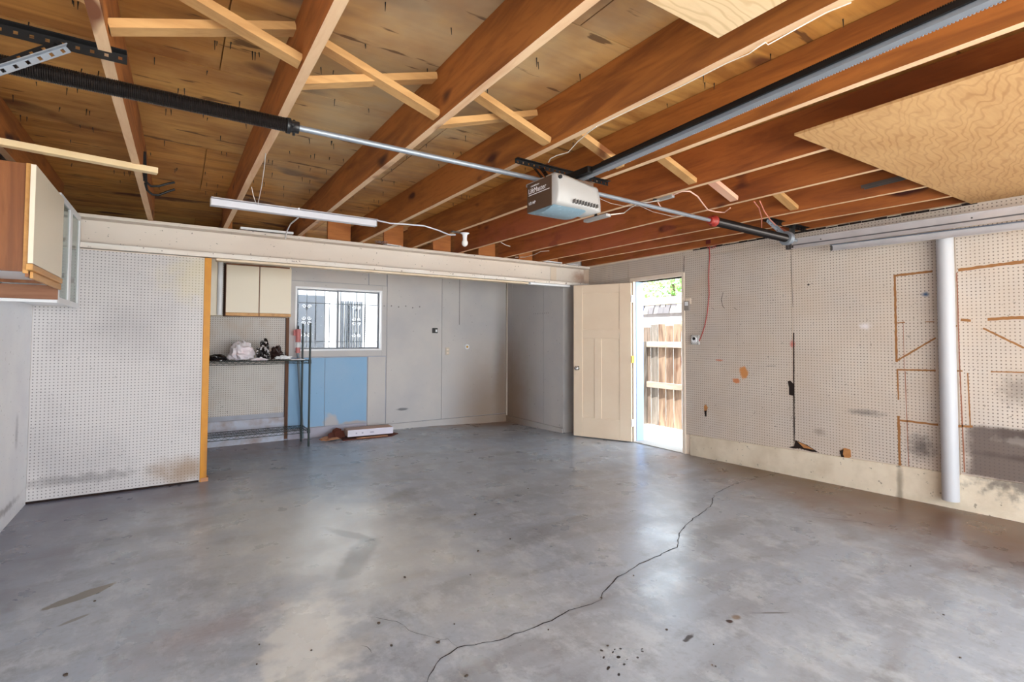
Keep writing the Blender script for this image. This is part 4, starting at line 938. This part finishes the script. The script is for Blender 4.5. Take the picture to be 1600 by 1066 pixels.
# neighbour house
NX = 10.0
t = thing('neighbour_house', 'white sided house with a shingled eave beyond the fence', 'house', (NX, 8, -.03))
MB().box(NX+.12, NX+3, 4, 13, -.03, 1.80).build('wall', SIDING, t)
for i in range(14):
    z = -.03+i*.16; MB().bar((NX+.10, 4, z+.08), (NX+.10, 13, z+.08), .03, .155).build('siding_board', SIDING, t)
MB().box(NX+.02, NX+.2, 4, 13, 2.17, 2.30).build('fascia', TAN, t); MB().box(NX+.0, NX+3, 4, 13, 2.301, 2.34).build('roof_edge', STUCCO, t)
MB().box(NX+.07, NX+.12, 6.6, 7.9, 1.50, 1.74).build('window_board', TAN, t)
y = 4.0
me = {}
while y < 11:
    for r_ in range(2):
        z = 2.02+r_*.09 if True else 0
        w = .13+rnd.random()*.05
        MB().prism([(NX-.05+.04*r_, y, z-.08), (NX-.05+.04*r_, y+w, z-.08), (NX+.0+.04*r_, y+w, z+.08), (NX+.0+.04*r_, y, z+.08)], (.012, 0, 0)).build('shingle', SHING[rnd.randrange(3)], t)
    y += .165
MB().box(NX+.05, NX+.16, 4, 13, 1.86, 2.18).build('eave_board', SHING[0], t)
# tree
t = thing('tree', 'leafy green tree behind the neighbour house roof', 'tree', (14.5, 11.6, -.03))
MB().tube([(14.5, 11.6, -.1), (14.6, 11.5, 1.5), (14.4, 11.6, 3.2)], [.18, .14, .08], 8).build('trunk', BARK, t)
b = MB()
for i in range(2600):
    a_, p_ = rnd.random()*6.28, math.acos(rnd.uniform(-1, 1)); r_ = 1.7*rnd.random()**.4
    c = Vector((14.5+r_*math.sin(p_)*math.cos(a_)*1.1, 11.2+r_*math.sin(p_)*math.sin(a_)*1.3, 3.3+r_*math.cos(p_)*.75))
    u = Vector((rnd.uniform(-1, 1), rnd.uniform(-1, 1), rnd.uniform(-1, 1))).normalized()*.09; v = u.orthogonal().normalized()*.05
    b.add([c-u, c+v, c+u, c-v], [(0, 1, 2, 3)])
b.build('foliage', LEAF, t, kind='stuff')
# security grille outside the window
YG = YB+.27
t = thing('window_grille', 'wrought iron security bars with scrolls outside the window', 'grille', (1.9, YG, 1.5))
IRON = plain('painted_iron', (84, 88, 94), .5, .2)
gx = lambda px: P(px, 500, 'Y', YG).x
gz = lambda py: P(520, py, 'Y', YG).z
for py in (475, 534): MB().box(gx(440), gx(600), YG-.006, YG+.006, gz(py)-.006, gz(py)+.006).build('cross_bar', IRON, t)
for xq in (WX0+.01, WX1-.01):
    for zq in (gz(475), gz(534)): MB().box(xq-.006, xq+.006, YB+.129, YG-.006, zq-.006, zq+.006).build('standoff', IRON, t)
def twist(x, z0, z1):
    b = MB(); n_ = 60; vs = []; fs_ = []
    for i in range(n_+1):
        z = lerp(z0, z1, i/n_); a_ = i*.42
        for c in range(4): vs.append((x+.012*math.cos(a_+c*math.pi/2), YG+.012*math.sin(a_+c*math.pi/2), z))
    for i in range(n_):
        for c in range(4): fs_.append((i*4+c, i*4+(c+1) % 4, i*4+4+(c+1) % 4, i*4+4+c))
    b.add(vs, fs_).build('twisted_bar', IRON, t)
for px, tw in ((465, 1), (479, 0), (493, 1), (507, 0), (514.5, 0), (532, 0), (544.5, 1), (557, 0), (570, 1)):
    x = gx(px); MB().box(x-.005, x+.005, YG-.005, YG+.005, 1.10, 2.06).build('upright', IRON, t)
    if tw: twist(x, gz(532), gz(477))
def scroll(cx_, cz, r, sgn, flip):
    b = MB(); pts = []
    for i in range(26):
        a_ = i*.33; rr = r*(1-i/30); pts.append((cx_+sgn*rr*math.cos(a_), YG, cz+flip*rr*math.sin(a_)))
    b.tube(pts, .0045, 5).build('scroll', WHITE, t)
for px in (479, 557):
    x = gx(px)
    for sgn in (-1, 1):
        for dz_, fl in ((.20, 1), (.04, -1), (-.03, 1), (-.19, -1)): scroll(x+sgn*.034, 1.55+dz_, .028, sgn, fl)
    for dz_ in (.17, -.17): MB().sphere((x, YG, 1.55+dz_), .014, 8, 6, (1, 1, 2)).build('collar', IRON, t)
    MB().box(x-.07, x+.07, YG-.004, YG+.004, 1.553, 1.561).build('tie_bar', IRON, t)
# neighbour wall with gate seen through the window
YN = 9.6
t = thing('side_building', 'pale stuccoed building with a grey screened door outside the window', 'building', (3, YN, -.03))
MB().box(-2, 7.5, YN, YN+.3, -.03, 3.4).build('wall', STUCCO, t)
nx_ = lambda px: P(px, 500, 'Y', YN-.03).x
zz = P(500, 462, 'Y', YN-.03).z
MB().box(nx_(462), nx_(508), YN-.03, YN-.002, .2, zz).build('screen_door', SCREEN, t)
for i, px in enumerate([528, 533, 536, 540, 543, 547, 550, 554, 558, 562, 565]):
    x = nx_(px); MB().box(x-.012, x+.012, YN-.05, YN-.02, .3, zz-.08).build('gate_bar', IRON, t)
